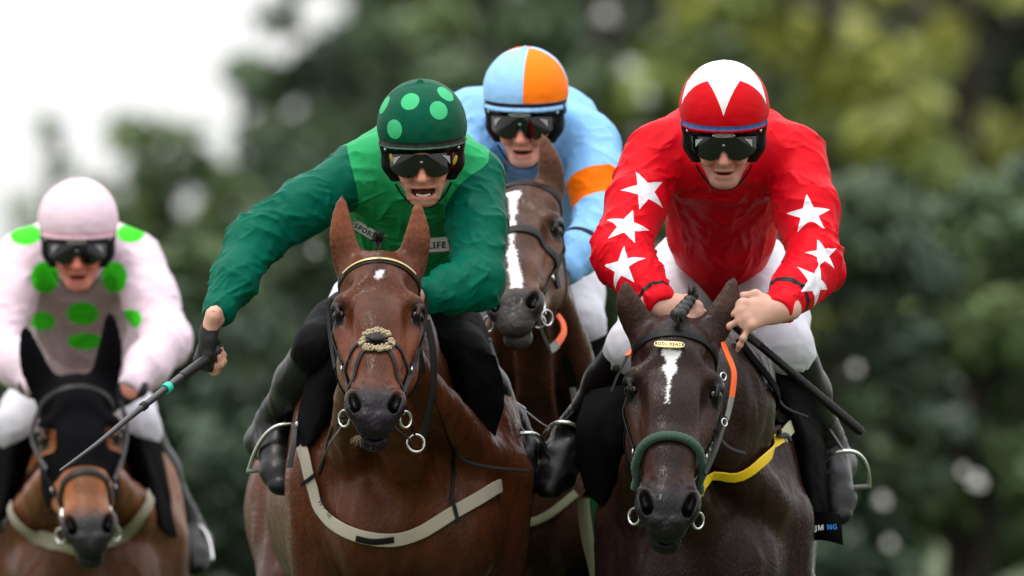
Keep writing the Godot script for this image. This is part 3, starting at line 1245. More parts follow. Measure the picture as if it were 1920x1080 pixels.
# o holds the joints as points, 0 at the left of the picture and 1 at the right
func make_jockey(label: String, o: Dictionary) -> Dictionary:
	var hips: Vector3 = (o.hip[0] + o.hip[1]) * 0.5
	var root := thing("jockey", label, "person", Vector3(hips.x, 0, hips.z), "jockeys riding in the race")
	var ht := Transform3D(Basis.from_euler(Vector3(o.pitch, o.yaw, o.roll)).scaled(Vector3.ONE * float(o.get("head_scale", 1.0))), o.head)
	var sm: Vector3 = (o.shoulder[0] + o.shoulder[1]) * 0.5
	var across: Vector3 = (o.shoulder[1] - o.shoulder[0]).normalized()
	var down := (hips - sm).normalized()
	var front := down.cross(across).normalized()
	if front.z < 0.0:
		front = -front
	# the body under the clothes
	var b := Field.new()
	face(b, ht, o.get("mouth", 0.0))
	b.cap(ht * Vector3(0, -0.05, -0.02), sm - front * 0.01, 0.054, 0.062, 0.03)
	b.oval(sm + down * 0.05, hips, across, Vector2(0.13, 0.085), Vector2(0.12, 0.085), 0.05)
	for i in 2:
		b.cap(o.shoulder[i], o.elbow[i], 0.045, 0.038, 0.04)
		b.cap(o.elbow[i], o.wrist[i], 0.037, 0.024, 0.02)
		b.cap(o.hip[i], o.knee[i], 0.072, 0.05, 0.04)
		b.cap(o.knee[i], o.ankle[i], 0.045, 0.03, 0.03)
		b.cap(o.ankle[i], o.toe[i], 0.028, 0.022, 0.02)
	var hands: Array = o.hands
	for hd in hands:
		hand(b, hd.t, hd.curl, hd.spread, hd.thumb, hd.get("yaws", []))
	var inv := ht.affine_inverse()
	var base_skin: Color = o.get("skin", lin(0.80, 0.60, 0.52))
	var skin_tint := func(p: Vector3, _n: Vector3) -> Color:
		var l := inv * p
		var c := base_skin
		var v := noise_a.get_noise_3dv(p * 40.0)
		c = c * (1.0 + 0.10 * v)
		if l.length() < 0.2:
			var red := soft(0.035, 0.008, (l - Vector3(0, -0.03, 0.105)).length()) * 0.8
			red = maxf(red, 0.45 * soft(0.045, 0.015, (l - Vector3(signf(l.x) * 0.045, -0.03, 0.075)).length()))
			c = c.lerp(c * Color(1.02, 0.62, 0.58), red)
			c = c * (1.0 + 0.09 * noise_b.get_noise_3dv(l * 220.0) + 0.08 * noise_b.get_noise_3dv(l * 90.0))
			c = c.lerp(c * Color(0.80, 0.66, 0.62), 0.6 * soft(0.012, 0.003, absf(absf(l.x) - 0.030 - (-0.045 - l.y) * 0.25)) * soft(-0.035, -0.05, l.y) * soft(-0.10, -0.085, l.y) * soft(0.04, 0.06, l.z))
			var stub := soft(-0.045, -0.075, l.y) * soft(-0.02, 0.02, l.z)
			c = c.lerp(c * Color(0.74, 0.74, 0.76), stub * float(o.get("stubble", 0.5)))
			var op: float = o.get("mouth", 0.0)
			var lip := soft(0.0105, 0.006, absf(l.y + 0.072 + op * 0.004) - op * 0.008) * soft(0.031, 0.024, absf(l.x)) * soft(0.06, 0.075, l.z)
			c = c.lerp(base_skin * Color(0.78, 0.38, 0.36), lip * 0.75)
			if op > 0.1 and Vector2(l.x / (0.0255 + 0.005 * op), (l.y + 0.0715 + op * 0.004) / (0.002 + 0.0105 * op)).length() < 1.0 and l.z < 0.0925:
				c = Color(0.10, 0.025, 0.022)
		return c
	var j := from_field("body", root, M.skin, b, 0.015, skin_tint)
	var zones := [[ht * Vector3(0, -0.02, 0.02), 0.17]]
	for hd in hands:
		zones.append([hd.t * Vector3(0, 0.07, 0), 0.125])
	j.region = func(p: Vector3) -> float:
		var d := 9.0
		for z in zones:
			d = minf(d, p.distance_to(z[0]) - z[1])
		return d
	j.fine_h = 0.003
	# eyes behind the goggles
	for q: float in [-1.0, 1.0]:
		var g := Geo.new()
		g.ball(ht * Vector3(q * 0.031, 0.006, 0.079), Vector3.ONE * 0.0115)
		from_geo("eye", root, M.teeth, g)
	if o.get("mouth", 0.0) > 0.5:
		for row in 2:
			var g := Geo.new()
			for i in 8:
				var a := (i - 3.5) * 0.150
				var y := -0.0845 if row == 1 else -0.0635
				var at := ht * Vector3(sin(a) * 0.030, y + absf(i - 3.5) * (-0.0006 if row == 0 else 0.0007), 0.0645 + cos(a) * 0.028)
				g.block(Transform3D(ht.basis * Basis(Vector3.UP, a), at), Vector3(0.0046, 0.0070 if row == 1 else 0.0045, 0.004), 0.4)
			from_geo("teeth", root, M.teeth, g)
	# silks
	var torso := Field.new()
	var arms: Array = [Field.new(), Field.new()]
	var coat := Field.new()
	var puff: float = o.get("puff", 0.0)
	for s in [torso, coat]:
		s.cap(o.shoulder[0].lerp(o.shoulder[1], 0.14), o.shoulder[0].lerp(o.shoulder[1], 0.86), 0.088, 0.088, 0.05)
		s.oval(sm + down * 0.07 - front * 0.01, sm.lerp(hips, 0.62), across, Vector2(0.170 + puff, 0.115), Vector2(o.get("waist", 0.155) + puff, 0.115), 0.06)
		s.oval(sm.lerp(hips, 0.62), hips + down * 0.01, across, Vector2(o.get("waist", 0.155) + puff, 0.115), Vector2(o.get("waist", 0.155) - 0.015, 0.12), 0.05)
		s.egg(sm + down * 0.06 - front * 0.07, Vector3(0.16, 0.11, 0.10), 0.06)
		s.cap(sm - front * 0.02, sm.lerp(ht * Vector3(0, -0.08, 0.0), 0.55), 0.085, 0.062, 0.04)
		# open below the hem
		s.ball(hips + down * (0.055 + 0.7) - front * 0.0, 0.7, 0.01, 1)
	for i in 2:
		for s in [arms[i], coat]:
			var w: Vector3 = o.wrist[i]
			var e: Vector3 = o.elbow[i]
			var sh: Vector3 = o.shoulder[i]
			var cuff: Vector3 = e.lerp(w, o.get("cuff", [0.93, 0.93])[i])
			var ra: Array = o.get("sleeve", [0.078, 0.068, 0.062, 0.040])
			s.cap(sh, sh.lerp(e, 0.5), ra[0], (ra[0] + ra[1]) * 0.5 + 0.004, 0.035)
			s.cap(sh.lerp(e, 0.5), e, (ra[0] + ra[1]) * 0.5 + 0.004, ra[1], 0.03)
			s.cap(e, e.lerp(cuff, 0.55), ra[1], ra[2], 0.03)
			s.cap(e.lerp(cuff, 0.55), cuff, ra[2], ra[3], 0.02)
			s.ball(cuff - (w - e).normalized() * 0.004, ra[3] + 0.004, 0.006)
			s.ball(cuff + (w - e).normalized() * (ra[3] * 0.8 + 0.016), ra[3] * 0.86, 0.008, 1)
	var fold: float = o.get("fold", 1.0)
	var folds := make_folds(coat, o, sm, down, across, front)
	var wrinkle := func(p: Vector3, _n: Vector3) -> float:
		var d := 0.006 * noise_a.get_noise_3dv(p * 5.0) + 0.003 * noise_a.get_noise_3dv(p * 11.0)
		return fold * (d + fold_height(folds, p))
	var dye: Color = o.silk
	var dirt := func(c: Color) -> Callable:
		return func(p: Vector3, _n: Vector3) -> Color:
			return c * (1.0 + 0.06 * noise_a.get_noise_3dv(p * 9.0) + 0.05 * noise_b.get_noise_3dv(p * 60.0))
	var jk := from_field("jacket", root, M.silk, coat, o.get("cell", 0.0055), dirt.call(dye), wrinkle)
	for cu in o.get("cuts", []):
		var part := piece(cu.name, root, cu.get("mat", M.silk))
		var made: Dictionary = {"node": part, "finer": cu.get("finer", 2), "lift": cu.get("lift", 0.0)}
		if cu.has("color"):
			made.tint = dirt.call(cu.color)
		if cu.has("star"):
			var c0 := aim(coat, cu.star.x, cu.star.y)
			var nn := coat.slope(c0)
			nn = (nn + Vector3(0, 0, 0.8)).normalized()
			var ux := Vector3(0, 1, 0).cross(nn).normalized()
			var uy := nn.cross(ux)
			var rot: float = cu.rot
			var rad: float = cu.r
			made.g = func(p: Vector3, n: Vector3) -> float:
				var q := p - c0
				if absf(q.dot(nn)) > 0.07 or n.dot(nn) < 0.0 or q.length() > rad * 1.7:
					return 0.05
				var x := q.dot(ux)
				var y := q.dot(uy)
				return star_dist(x * cos(rot) + y * sin(rot), y * cos(rot) - x * sin(rot), rad)
		elif cu.has("spot"):
			var c0 := aim(coat, cu.spot.x, cu.spot.y)
			var sz: Vector2 = cu.r
			made.g = func(p: Vector3, n: Vector3) -> float:
				var q := p - c0
				return 0.05 if n.z < -0.2 or absf(q.z) > 0.15 else (Vector2(q.x / sz.x, q.y / sz.y).length() - 1.0) * minf(sz.x, sz.y)
		elif cu.has("arm"):
			var af: Field = arms[cu.arm]
			var lo: float = cu.get("from", -9.0)
			var hi: float = cu.get("to", 9.0)
			var a: Vector3 = o.shoulder[cu.arm] if cu.get("seg", 0) == 0 else o.elbow[cu.arm]
			var e: Vector3 = o.elbow[cu.arm] if cu.get("seg", 0) == 0 else o.wrist[cu.arm]
			var dir := (e - a).normalized()
			made.g = func(p: Vector3, _n: Vector3) -> float:
				var g := af.dist(p) - torso.dist(p) + 0.004
				if lo > -8.0 or hi < 8.0:
					var l := (p - a).dot(dir)
					g = maxf(maxf(g, lo - l), l - hi)
				return g
		jk.cuts.append(made)
	# breeches
	var br := Field.new()
	br.oval(hips - down * 0.10, hips + down * 0.06, across, Vector2(0.125, 0.10), Vector2(0.145, 0.13), 0.05)
	for i in 2:
		br.egg(o.hip[i] - Vector3(0, 0, 0.08), Vector3(0.10, 0.11, 0.12), 0.06)
		br.cap(o.hip[i], o.hip[i].lerp(o.knee[i], 0.6), 0.094, 0.080, 0.05)
		br.cap(o.hip[i].lerp(o.knee[i], 0.6), o.knee[i], 0.080, 0.064, 0.04)
		br.cap(o.knee[i], o.knee[i].lerp(o.ankle[i], 0.3), 0.062, 0.052, 0.03)
	var br_push := func(p: Vector3, _n: Vector3) -> float:
		return -0.0060 * crumple(p * Vector3(9, 15, 9) + Vector3.ONE * 0.8 * noise_a.get_noise_3dv(p * 6.0)) + 0.004 * noise_a.get_noise_3dv(p * 7.0)
	var bj := from_field("breeches", root, M.breeches_white, br, 0.0065, null, br_push)
	if o.has("knee_patch"):
		for i in 2:
			var hp: Vector3 = o.hip[i]
			var kd: Vector3 = (o.knee[i] - hp)
			var kp: float = o.knee_patch[i]
			var mid_x := hips.x
			var right := i == 1
			bj.cuts.append({"node": piece("knee_patch", root, M.breeches_black), "finer": 1, "g": func(p: Vector3, _n: Vector3) -> float:
				return 0.5 if (p.x > mid_x) != right else kp * kd.length() - (p - hp).dot(kd.normalized())})
	# boots
	for i in 2:
		var bt := Field.new()
		var kn: Vector3 = o.knee[i]
		var an: Vector3 = o.ankle[i]
		var to: Vector3 = o.toe[i]
		var top: float = o.get("boot_top", [0.02, 0.02])[i]
		var leg := (an - kn)
		bt.cap(kn + leg * top, kn + leg * (top + 0.4), o.get("boot_r", 0.066), 0.062, 0.02)
		bt.cap(kn + leg * (top + 0.4), kn + leg * 0.88, 0.062, 0.050, 0.03)
		bt.cap(kn + leg * 0.88, an, 0.050, 0.048, 0.02)
		var foot := (to - an)
		var heel := an + Vector3(-0.035 if i == 0 else 0.035, -0.045, -0.05)
		var sidev := Vector3(1, 0, 0)
		bt.cap(an, heel, 0.046, 0.040, 0.03)
		bt.cap(heel, an + foot * 0.5, 0.036, 0.040, 0.04)
		bt.oval(an + foot * 0.15, to - foot * 0.22, sidev, Vector2(0.046, 0.045), Vector2(0.050, 0.038), 0.03)
		bt.oval(to - foot * 0.22, to, sidev, Vector2(0.050, 0.038), Vector2(0.036, 0.026), 0.02)
		if o.get("boot_open", [true, true])[i]:
			bt.ball(kn + leg * (top - 0.10), 0.07, 0.004, 1)
		var bp := func(p: Vector3, _n: Vector3) -> float:
			var w := soft(0.14, 0.02, p.distance_to(an - leg.normalized() * 0.05))
			var ld := leg.normalized()
			return 0.0045 * w * ridge.get_noise_3dv(p * 6.0 + ld * (p.dot(ld) * 26.0)) + 0.0016 * noise_a.get_noise_3dv(p * 14.0)
		from_field("boot", root, M.boot_leather, bt, 0.0055, null, bp)
	helmet(root, ht, o)
	for hd in hands:
		if hd.get("glove", 0) > 0:
			var gf := Field.new()
			var cut: Array = hd.curl
			hand(gf, hd.t, cut, hd.spread, hd.thumb, hd.get("yaws", []))
			gf.grow = 0.0028
			# stop at the middle of the fingers when they are bare
			var gi: Transform3D = hd.t.affine_inverse()
			var gj := from_field("glove", root, M.glove, gf, 0.0032)
			if hd.glove == 1:
				var lim: Vector3 = hd.get("bare", Vector3(0, 0.11, -0.035))
				var nrm: Vector3 = hd.get("bare_dir", Vector3(0, 0.5, -1)).normalized()
				gj.keep = func(p: Vector3) -> bool:
					var l: Vector3 = gi * p
					return l.y > -0.010 and not (l.z < lim.z and l.y > 0.045) and (l - hd.thumb[2]).length() > 0.024
	return {"root": root, "ht": ht, "coat": coat, "breeches": br, "across": across, "down": down, "front": front}


# sharp creases laid over the silk: each a bent line with a narrow crest, in cells so that few are looked at for each point
func make_folds(coat: Field, o: Dictionary, sm: Vector3, down: Vector3, across: Vector3, front_dir: Vector3) -> Dictionary:
	var rng := RandomNumberGenerator.new()
	rng.seed = int(absf(sm.x) * 10000.0) + 3
	var all := {}
	for i in 2:
		for seg in 2:
			var a: Vector3 = o.shoulder[i] if seg == 0 else o.elbow[i]
			var c: Vector3 = o.elbow[i] if seg == 0 else o.wrist[i]
			var dir := (c - a).normalized()
			var len := a.distance_to(c)
			var s1 := dir.cross(Vector3(0.3, 0.2, 1)).normalized()
			var s2 := dir.cross(s1)
			var hand_side := 1.0 if i == 0 else -1.0
			for k in int(o.get("fold_count", 40)):
				var t := rng.randf_range(-0.05, 0.95)
				var ang := rng.randf_range(-1.0, 1.0) * 2.4 + atan2(Vector3(0, 0, 1).dot(s2), Vector3(0, 0, 1).dot(s1))
				var steep := rng.randf_range(0.25, 0.75)
				var length := rng.randf_range(0.05, 0.13)
				var amp := rng.randf_range(0.0030, 0.0085)
				var wid := rng.randf_range(0.005, 0.010)
				if seg == 1 and t > 0.72:
					# gathers that run into the cuff
					steep = rng.randf_range(0.85, 1.0)
					length = rng.randf_range(0.03, 0.07)
					wid = rng.randf_range(0.004, 0.006)
				elif (seg == 0 and t > 0.75) or (seg == 1 and t < 0.25):
					# across the elbow
					steep = rng.randf_range(0.0, 0.35)
					amp *= 1.4
				var pts := []
				for m in 4:
					var u := (m / 3.0 - 0.5) * length
					var bow := 0.018 * sin(PI * m / 3.0) * signf(rng.randf() - 0.5)
					var at_a := ang + (u * sqrt(1.0 - steep * steep) / 0.075) * hand_side + bow * 3.0
					var p := a + dir * (t * len + u * steep + bow) + (s1 * cos(at_a) + s2 * sin(at_a)) * 0.075
					pts.append(coat.onto(p))
				add_fold(all, pts, amp, wid)
	for k in int(o.get("fold_count", 34)) * 3:
		# from the armpits and the collar towards the waist
		var q := -1.0 if k % 2 == 0 else 1.0
		var start := sm + across * q * rng.randf_range(0.03, 0.17) + down * rng.randf_range(-0.06, 0.34)
		var pull := (sm + across * q * 0.20 + down * 0.06)
		var dirv := (start - pull)
		dirv = (dirv - front_dir * dirv.dot(front_dir)).normalized()
		if k % 3 == 0:
			dirv = (down + across * q * rng.randf_range(-0.5, 0.3)).normalized()
		var length := rng.randf_range(0.05, 0.17)
		var pts := []
		var bend := rng.randf_range(-0.2, 0.2)
		for m in 4:
			var u := m / 3.0 * length
			var p := start + dirv * u + dirv.cross(front_dir) * bend * u * m / 3.0 + front_dir * 0.13
			if k % 7 == 0:
				p -= front_dir * 0.30
			pts.append(coat.onto(p))
		add_fold(all, pts, rng.randf_range(0.0035, 0.0105), rng.randf_range(0.005, 0.011))
	# the buttoned front
	var mid := []
	for m in 6:
		var p := sm + down * (0.02 + 0.075 * m) + across * 0.004 * sin(m * 2.0)
		mid.append(coat.shot(Vector3(p.x, p.y, p.z + 0.5), Vector3(0, 0, -1), 0.0, 2.0))
	add_fold(all, mid, 0.0045, 0.006)
	return all


func add_fold(all: Dictionary, pts: Array, amp: float, wid: float) -> void:
	for m in pts.size() - 1:
		var a: Vector3 = pts[m]
		var b: Vector3 = pts[m + 1]
		var e0 := sin(PI * (m + 0.12) / (pts.size() - 0.76))
		var e1 := sin(PI * (m + 1.12) / (pts.size() - 0.76))
		var f := [a, (b - a), 1.0 / maxf((b - a).length_squared(), 1e-8), amp * e0, amp * e1, 1.0 / wid]
		var reach := Vector3.ONE * wid * 4.0
		var lo := Vector3i(((a.min(b) - reach) / 0.06).floor())
		var hi := Vector3i(((a.max(b) + reach) / 0.06).floor())
		for x in range(lo.x, hi.x + 1):
			for y in range(lo.y, hi.y + 1):
				for z in range(lo.z, hi.z + 1):
					var key := Vector3i(x, y, z)
					if not all.has(key):
						all[key] = []
					all[key].append(f)


func fold_height(all: Dictionary, p: Vector3) -> float:
	var here = all.get(Vector3i((p / 0.06).floor()))
	if here == null:
		return 0.0
	var h := 0.0
	var low := 0.0
	for f in here:
		var q: Vector3 = p - f[0]
		var t := clampf(q.dot(f[1]) * f[2], 0.0, 1.0)
		var d: float = (q - f[1] * t).length() * f[5]
		if d < 4.0:
			var x: float = lerpf(f[3], f[4], t) * exp(-d) * (1.0 - d * 0.25)
			h = maxf(h, x)
			low = minf(low, x)
	return h + low


# creased cloth: flat facets that meet in folds
func crumple(p: Vector3) -> float:
	return creases.get_noise_3dv(p) + 0.6


func helmet(root: Node3D, ht: Transform3D, o: Dictionary) -> void:
	var c := Vector3(0, 0.070, -0.010)
	var r := Vector3(0.1125, 0.114, 0.134)
	var hroot := piece("helmet", root, M.harness)
	var shell := Field.new()
	shell.xf = ht
	shell.egg(c + Vector3(0, -0.004, 0), r - Vector3(0.011, 0.008, 0.005), 0.01)
	for q: float in [-1.0, 1.0]:
		shell.cap(Vector3(q * 0.083, 0.030, 0.022), Vector3(q * 0.079, -0.020, 0.026), 0.022, 0.020, 0.03)
		shell.cap(Vector3(q * 0.079, -0.020, 0.026), Vector3(q * 0.062, -0.074, 0.040), 0.020, 0.012, 0.02)
		shell.cap(Vector3(q * 0.082, -0.010, 0.000), Vector3(q * 0.068, -0.060, 0.000), 0.020, 0.012, 0.02)
	shell.egg(Vector3(0, -0.045, 0.115), Vector3(0.070, 0.076, 0.11), 0.012, 1)
	shell.ball(Vector3(0, -0.045, -0.02) - Vector3(0, 1, -0.15).normalized() * 1.5, 1.5 - 0.02, 0.004, 1)
	shell.xf = Transform3D()
	var j := Job.new()
	j.node = hroot
	j.base = hroot.global_position
	j.field = shell
	j.h = 0.0035
	jobs.append(j)
	# the silk drawn over it, with its peak
	var cap := Field.new()
	cap.xf = ht
	cap.egg(c, r, 0.01)
	var n := Vector3(0, 1, -0.14).normalized()
	var lip := Vector3(0, 0.046, 0.12)
	cap.ball(lip - n * (2.0 + 0.003), 2.0, 0.004, 1)
	# the rolled hem
	var hem := []
	var hem_r := []
	for i in 33:
		var a := TAU * i / 32.0
		var zz := c.z + cos(a) * (r.z - 0.006)
		var yy := lip.y + (zz - lip.z) * 0.14
		var shrink := sqrt(maxf(0.1, 1.0 - pow((yy - c.y) / r.y, 2.0)))
		hem.append(Vector3(sin(a) * r.x * shrink * 1.012, yy + 0.003, c.z + cos(a) * r.z * shrink * 1.012))
		hem_r.append(0.0055 if cos(a) > 0.2 else 0.0045)
	cap.chain(hem, hem_r, 0.004)
	cap.ball(Vector3(0, 0.184, -0.005), 0.008, 0.008)
	cap.xf = Transform3D()
	var inv := ht.affine_inverse()
	var dye: Color = o.cap
	var crease := func(p: Vector3, _n: Vector3) -> float:
		var l := inv * p
		var top := soft(0.08, 0.0, Vector2(l.x, l.z).length())
		var low := soft(0.05, 0.01, (l - lip).dot(n))
		var seam := 0.0013 * exp(-absf(sin(2.0 * atan2(l.x, l.z))) * Vector2(l.x, l.z).length() * 0.5 / 0.0025)
		return seam + 0.0022 * crumple(l * Vector3(15, 30, 15)) * (0.5 + low) + 0.0022 * top * crumple(l * 26.0) + 0.0007 * crumple(l * 40.0)
	var tint := func(p: Vector3, _n: Vector3) -> Color:
		return dye * (1.0 + 0.05 * noise_a.get_noise_3dv(p * 20.0))
	var cj := from_field("cap_cover", root, M.silk, cap, 0.0035, tint, crease)
	for cu in o.get("cap_cuts", []):
		var part := piece(cu.name, root, M.silk)
		var col: Color = cu.color
		var made := {"node": part, "finer": 2, "tint": func(_p: Vector3, _n: Vector3) -> Color: return col}
		var shape = cu.g
		made.g = func(p: Vector3, _n: Vector3) -> float:
			var l := inv * p
			return shape.call((l - c) / r, (l - lip).dot(n), l)
		cj.cuts.append(made)
	# goggles: a wrapped lens, reflections painted at its upper corners, and a strap
	var nu := 33
	var nv := 11
	var pts := PackedVector3Array()
	var nrm := PackedVector3Array()
	for jv in nv:
		for iu in nu:
			var u := -1.0 + 2.0 * iu / (nu - 1)
			var w := float(jv) / (nv - 1)
			var x := u * 0.079
			var hi := 0.031 - 0.010 * pow(absf(u), 4.0)
			var lo := -0.027 + 0.026 * exp(-pow(x / 0.014, 2.0)) + 0.014 * pow(absf(u), 5.0) - 0.004 * sin(absf(u) * PI)
			var y := lerpf(hi, lo, w)
			var z := 0.048 + 0.070 * sqrt(maxf(0.0, 1.0 - pow(absf(u) * 0.93, 2.2))) - 0.10 * y * y * 10.0
			pts.append(ht * Vector3(x, y, z))
			nrm.append((ht.basis * Vector3(u * 0.8, 0.2 + y * 3.0, 1.05 - absf(u) * 0.55)).normalized())
	var lens := Geo.new()
	lens.sheet(pts, nrm, nu, nv, 0.003)
	var gg := from_geo("goggles", root, M.lens, lens)
	for q: float in [-1.0, 1.0]:
		var v := Geo.new()
		var vp := PackedVector3Array()
		var vn := PackedVector3Array()
		for jv in 4:
			for iu in 5:
				var u: float = q * (0.66 + 0.22 * iu / 4.0)
				var y := 0.026 - (0.003 + 0.017 * pow(iu / 4.0, 1.5)) * jv / 3.0 - 0.008 * iu / 4.0
				var z := 0.048 + 0.070 * sqrt(maxf(0.0, 1.0 - pow(absf(u) * 0.93, 2.2))) - y * y + 0.003
				vp.append(ht * Vector3(u * 0.0795, y, z))
				vn.append((ht.basis * Vector3(u * 0.8, 0.25, 0.75)).normalized())
		v.sheet(vp, vn, 5, 4, 0.001)
		from_geo("goggle_glint", root, o.get("glint_mark_grey", M.glint_mark_grey), v)  # pale patch standing for light caught at the lens corner
		var st := free_strap([ht * Vector3(q * 0.074, 0.005, 0.068), ht * Vector3(q * 0.094, 0.010, 0.030), ht * Vector3(q * 0.104, 0.018, -0.02)], ht.basis * Vector3(q, 0, 0.5), 0.018, 0.003)
		from_geo("goggle_strap", root, M.harness, st)
		from_geo("chin_strap", root, M.harness, pipe([ht * Vector3(q * 0.070, -0.065, 0.044), ht * Vector3(q * 0.052, -0.095, 0.048), ht * Vector3(q * 0.024, -0.119, 0.062), ht * Vector3(0, -0.122, 0.066)], 0.0026))
		var rv := Geo.new()
		rv.ball(ht * Vector3(q * 0.090, 0.028, 0.052), Vector3.ONE * 0.005, Basis(), 6, 10)
		from_geo("rivet", root, M.steel, rv)
	var mk := Geo.new()
	mk.ball(ht * Vector3(0, 0.012, 0.1195), Vector3(0.004, 0.003, 0.0015), Basis(), 6, 10)
	from_geo("goggle_mark", root, M.glint_mark_grey, mk)
	if o.get("badge", true):
		var bt := ht * Transform3D(Basis(Vector3.RIGHT, -0.30), Vector3(0, 0.0375, 0.1205))
		var pl := Geo.new()
		pl.block(bt, Vector3(0.058, 0.0105, 0.004), 0.4)
		from_geo("badge", root, M.pill, pl)
		lettering(root, "CHAMPION", bt.translated_local(Vector3(0, 0, 0.0022)), 0.0068, M.ink)


# ---------------------------------------------------------------- bridles and saddles
# o: brow (height), nose ("cross", "fleece", "plain"), bit (y), straps
func make_bridle(label: String, h: Dictionary, o: Dictionary) -> Node3D:
	var hf: Transform3D = h.hf
	var s: Field = h.head
	var root := thing("bridle", label, "bridle", h.root.position, "bridles worn by the horses")
	var L := func(x: float, y: float, z: float) -> Vector3: return hf * Vector3(x, y, z)
	var leather: Material = o.get("leather", M.tack_leather)
	var wide: float = o.get("wide", 0.020)
	var by: float = o.get("brow", 0.045)
	var brow_pts := [L.call(-0.120, by + 0.030, -0.120), L.call(-0.112, by + 0.012, -0.060), L.call(-0.070, by, -0.005), L.call(0.0, by - 0.004, 0.02), L.call(0.070, by, -0.005), L.call(0.112, by + 0.012, -0.060), L.call(0.120, by + 0.030, -0.120)]
	from_geo("browband", root, leather, laid(s, brow_pts, wide, 0.006, 8))
	if o.has("brow_trim"):
		var tp := [L.call(-0.098, by + 0.006, -0.035), L.call(-0.060, by - 0.003, 0.0), L.call(0.0, by - 0.006, 0.02), L.call(0.060, by - 0.003, 0.0), L.call(0.098, by + 0.006, -0.035)]
		from_geo("browband_chain", root, o.brow_trim, laid(s, tp, 0.008, 0.006, 10, 0.004))
	# headpiece behind the ears
	from_geo("headpiece", root, leather, laid(s, [L.call(-0.118, 0.07, -0.11), L.call(-0.100, 0.030, -0.115), L.call(-0.055, -0.02, -0.125), L.call(0, -0.035, -0.13), L.call(0.055, -0.02, -0.125), L.call(0.100, 0.030, -0.115), L.call(0.118, 0.07, -0.11)], 0.024, 0.005, 5))
	var bit_y: float = o.get("bit", 0.485)
	for q: float in [-1.0, 1.0]:
		if o.get("skip", 0.0) == q:
			continue
		from_geo("cheekpiece", root, leather, laid(s, [L.call(q * 0.120, 0.065, -0.115), L.call(q * 0.125, 0.16, -0.105), L.call(q * 0.118, 0.27, -0.105), L.call(q * 0.085, 0.40, -0.095), L.call(q * 0.066, bit_y - 0.05, -0.085)], 0.015, 0.005, 8, 0.003))
		from_geo("throat_lash", root, leather, laid(s, [L.call(q * 0.118, 0.07, -0.125), L.call(q * 0.125, 0.17, -0.150), L.call(q * 0.115, 0.26, -0.21), L.call(q * 0.07, 0.31, -0.27)], 0.011, 0.004, 6, 0.002))
		for y: float in [0.115, 0.345]:
			var bk := Geo.new()
			var at: Vector3 = s.onto(L.call(q * 0.124 if y < 0.2 else q * 0.102, y, -0.10), 0.009)
			bk.block(Transform3D(hf.basis.orthonormalized(), at), Vector3(0.006, 0.018, 0.017), 0.4)
			from_geo("buckle", root, M.steel, bk)
	match o.get("nose", "plain"):
		"cross":
			var c: Vector3 = s.onto(L.call(0, 0.335, 0.0), 0.008)
			for q: float in [-1.0, 1.0]:
				from_geo("nose_strap", root, leather, laid(s, [c, L.call(q * 0.040, 0.325, 0.0), L.call(q * 0.080, 0.345, -0.035), L.call(q * 0.098, 0.375, -0.10), L.call(q * 0.08, 0.40, -0.16)], 0.013, 0.004, 6, 0.002))
				from_geo("nose_strap", root, leather, laid(s, [c, L.call(q * 0.034, 0.365, 0.0), L.call(q * 0.054, 0.42, -0.03), L.call(q * 0.060, 0.475, -0.07), L.call(q * 0.045, 0.50, -0.12)], 0.012, 0.004, 6, 0.002))
			var pad := Geo.new()
			pad.block(Transform3D(Basis(hf.basis.x, hf.basis.y, hf.basis.z).orthonormalized(), s.onto(L.call(0, 0.332, 0.0), 0.012)), Vector3(0.046, 0.026, 0.012), 0.5)
			from_geo("nose_pad", root, leather, pad)
			var rng := RandomNumberGenerator.new()
			rng.seed = 4
			var fl := Geo.new()
			for i in 620:
				var a := TAU * i / 620.0 + rng.randf_range(-0.1, 0.1)
				if absf(cos(a)) < 0.97 and absf(cos(a)) > 0.80:
					continue
				var rr := rng.randf_range(0.70, 1.12)
				var side := absf(cos(a)) > 0.8
				var at: Vector3 = s.onto(L.call(cos(a) * 0.043 * rr, 0.333 + sin(a) * 0.034 * rr + (0.004 if sin(a) > 0 else -0.002), 0.0), rng.randf_range(0.003, 0.012))
				var r := rng.randf_range(0.0020, 0.0042)
				fl.ball(at, Vector3(r, r * rng.randf_range(0.8, 1.3), r), Basis(), 5, 7)
			from_geo("fleece", root, M.fleece, fl)
		"fleece":
			var path := curve([L.call(-0.088, 0.425, -0.13), L.call(-0.086, 0.395, -0.07), L.call(-0.050, 0.365, -0.012), L.call(0, 0.357, 0.01), L.call(0.050, 0.365, -0.012), L.call(0.086, 0.395, -0.07), L.call(0.088, 0.425, -0.13)], 14)
			var g := Geo.new()
			var ups := PackedVector3Array()
			var w := PackedFloat32Array()
			var t := PackedFloat32Array()
			for i in path.size():
				path[i] = s.onto(path[i], 0.011)
				ups.append(s.slope(path[i]))
				w.append(0.0112 + 0.0010 * sin(i * 1.9) + 0.0008 * sin(i * 3.7 + 1.0))
				t.append(0.0100 + 0.0008 * sin(i * 2.3))
			g.sweep(path, ups, w, t, 2.3, 18)
			from_geo("fleece_noseband", root, M.green_fleece, g)
		"plain":
			var ny: float = o.get("nose_y", 0.30)
			from_geo("noseband", root, leather, laid(s, [L.call(-0.10, ny + 0.075, -0.15), L.call(-0.10, ny + 0.05, -0.09), L.call(-0.062, ny + 0.012, -0.01), L.call(0, ny, 0.01), L.call(0.062, ny + 0.012, -0.01), L.call(0.10, ny + 0.05, -0.09), L.call(0.10, ny + 0.075, -0.15)], o.get("nose_wide", 0.024), 0.008, 10))
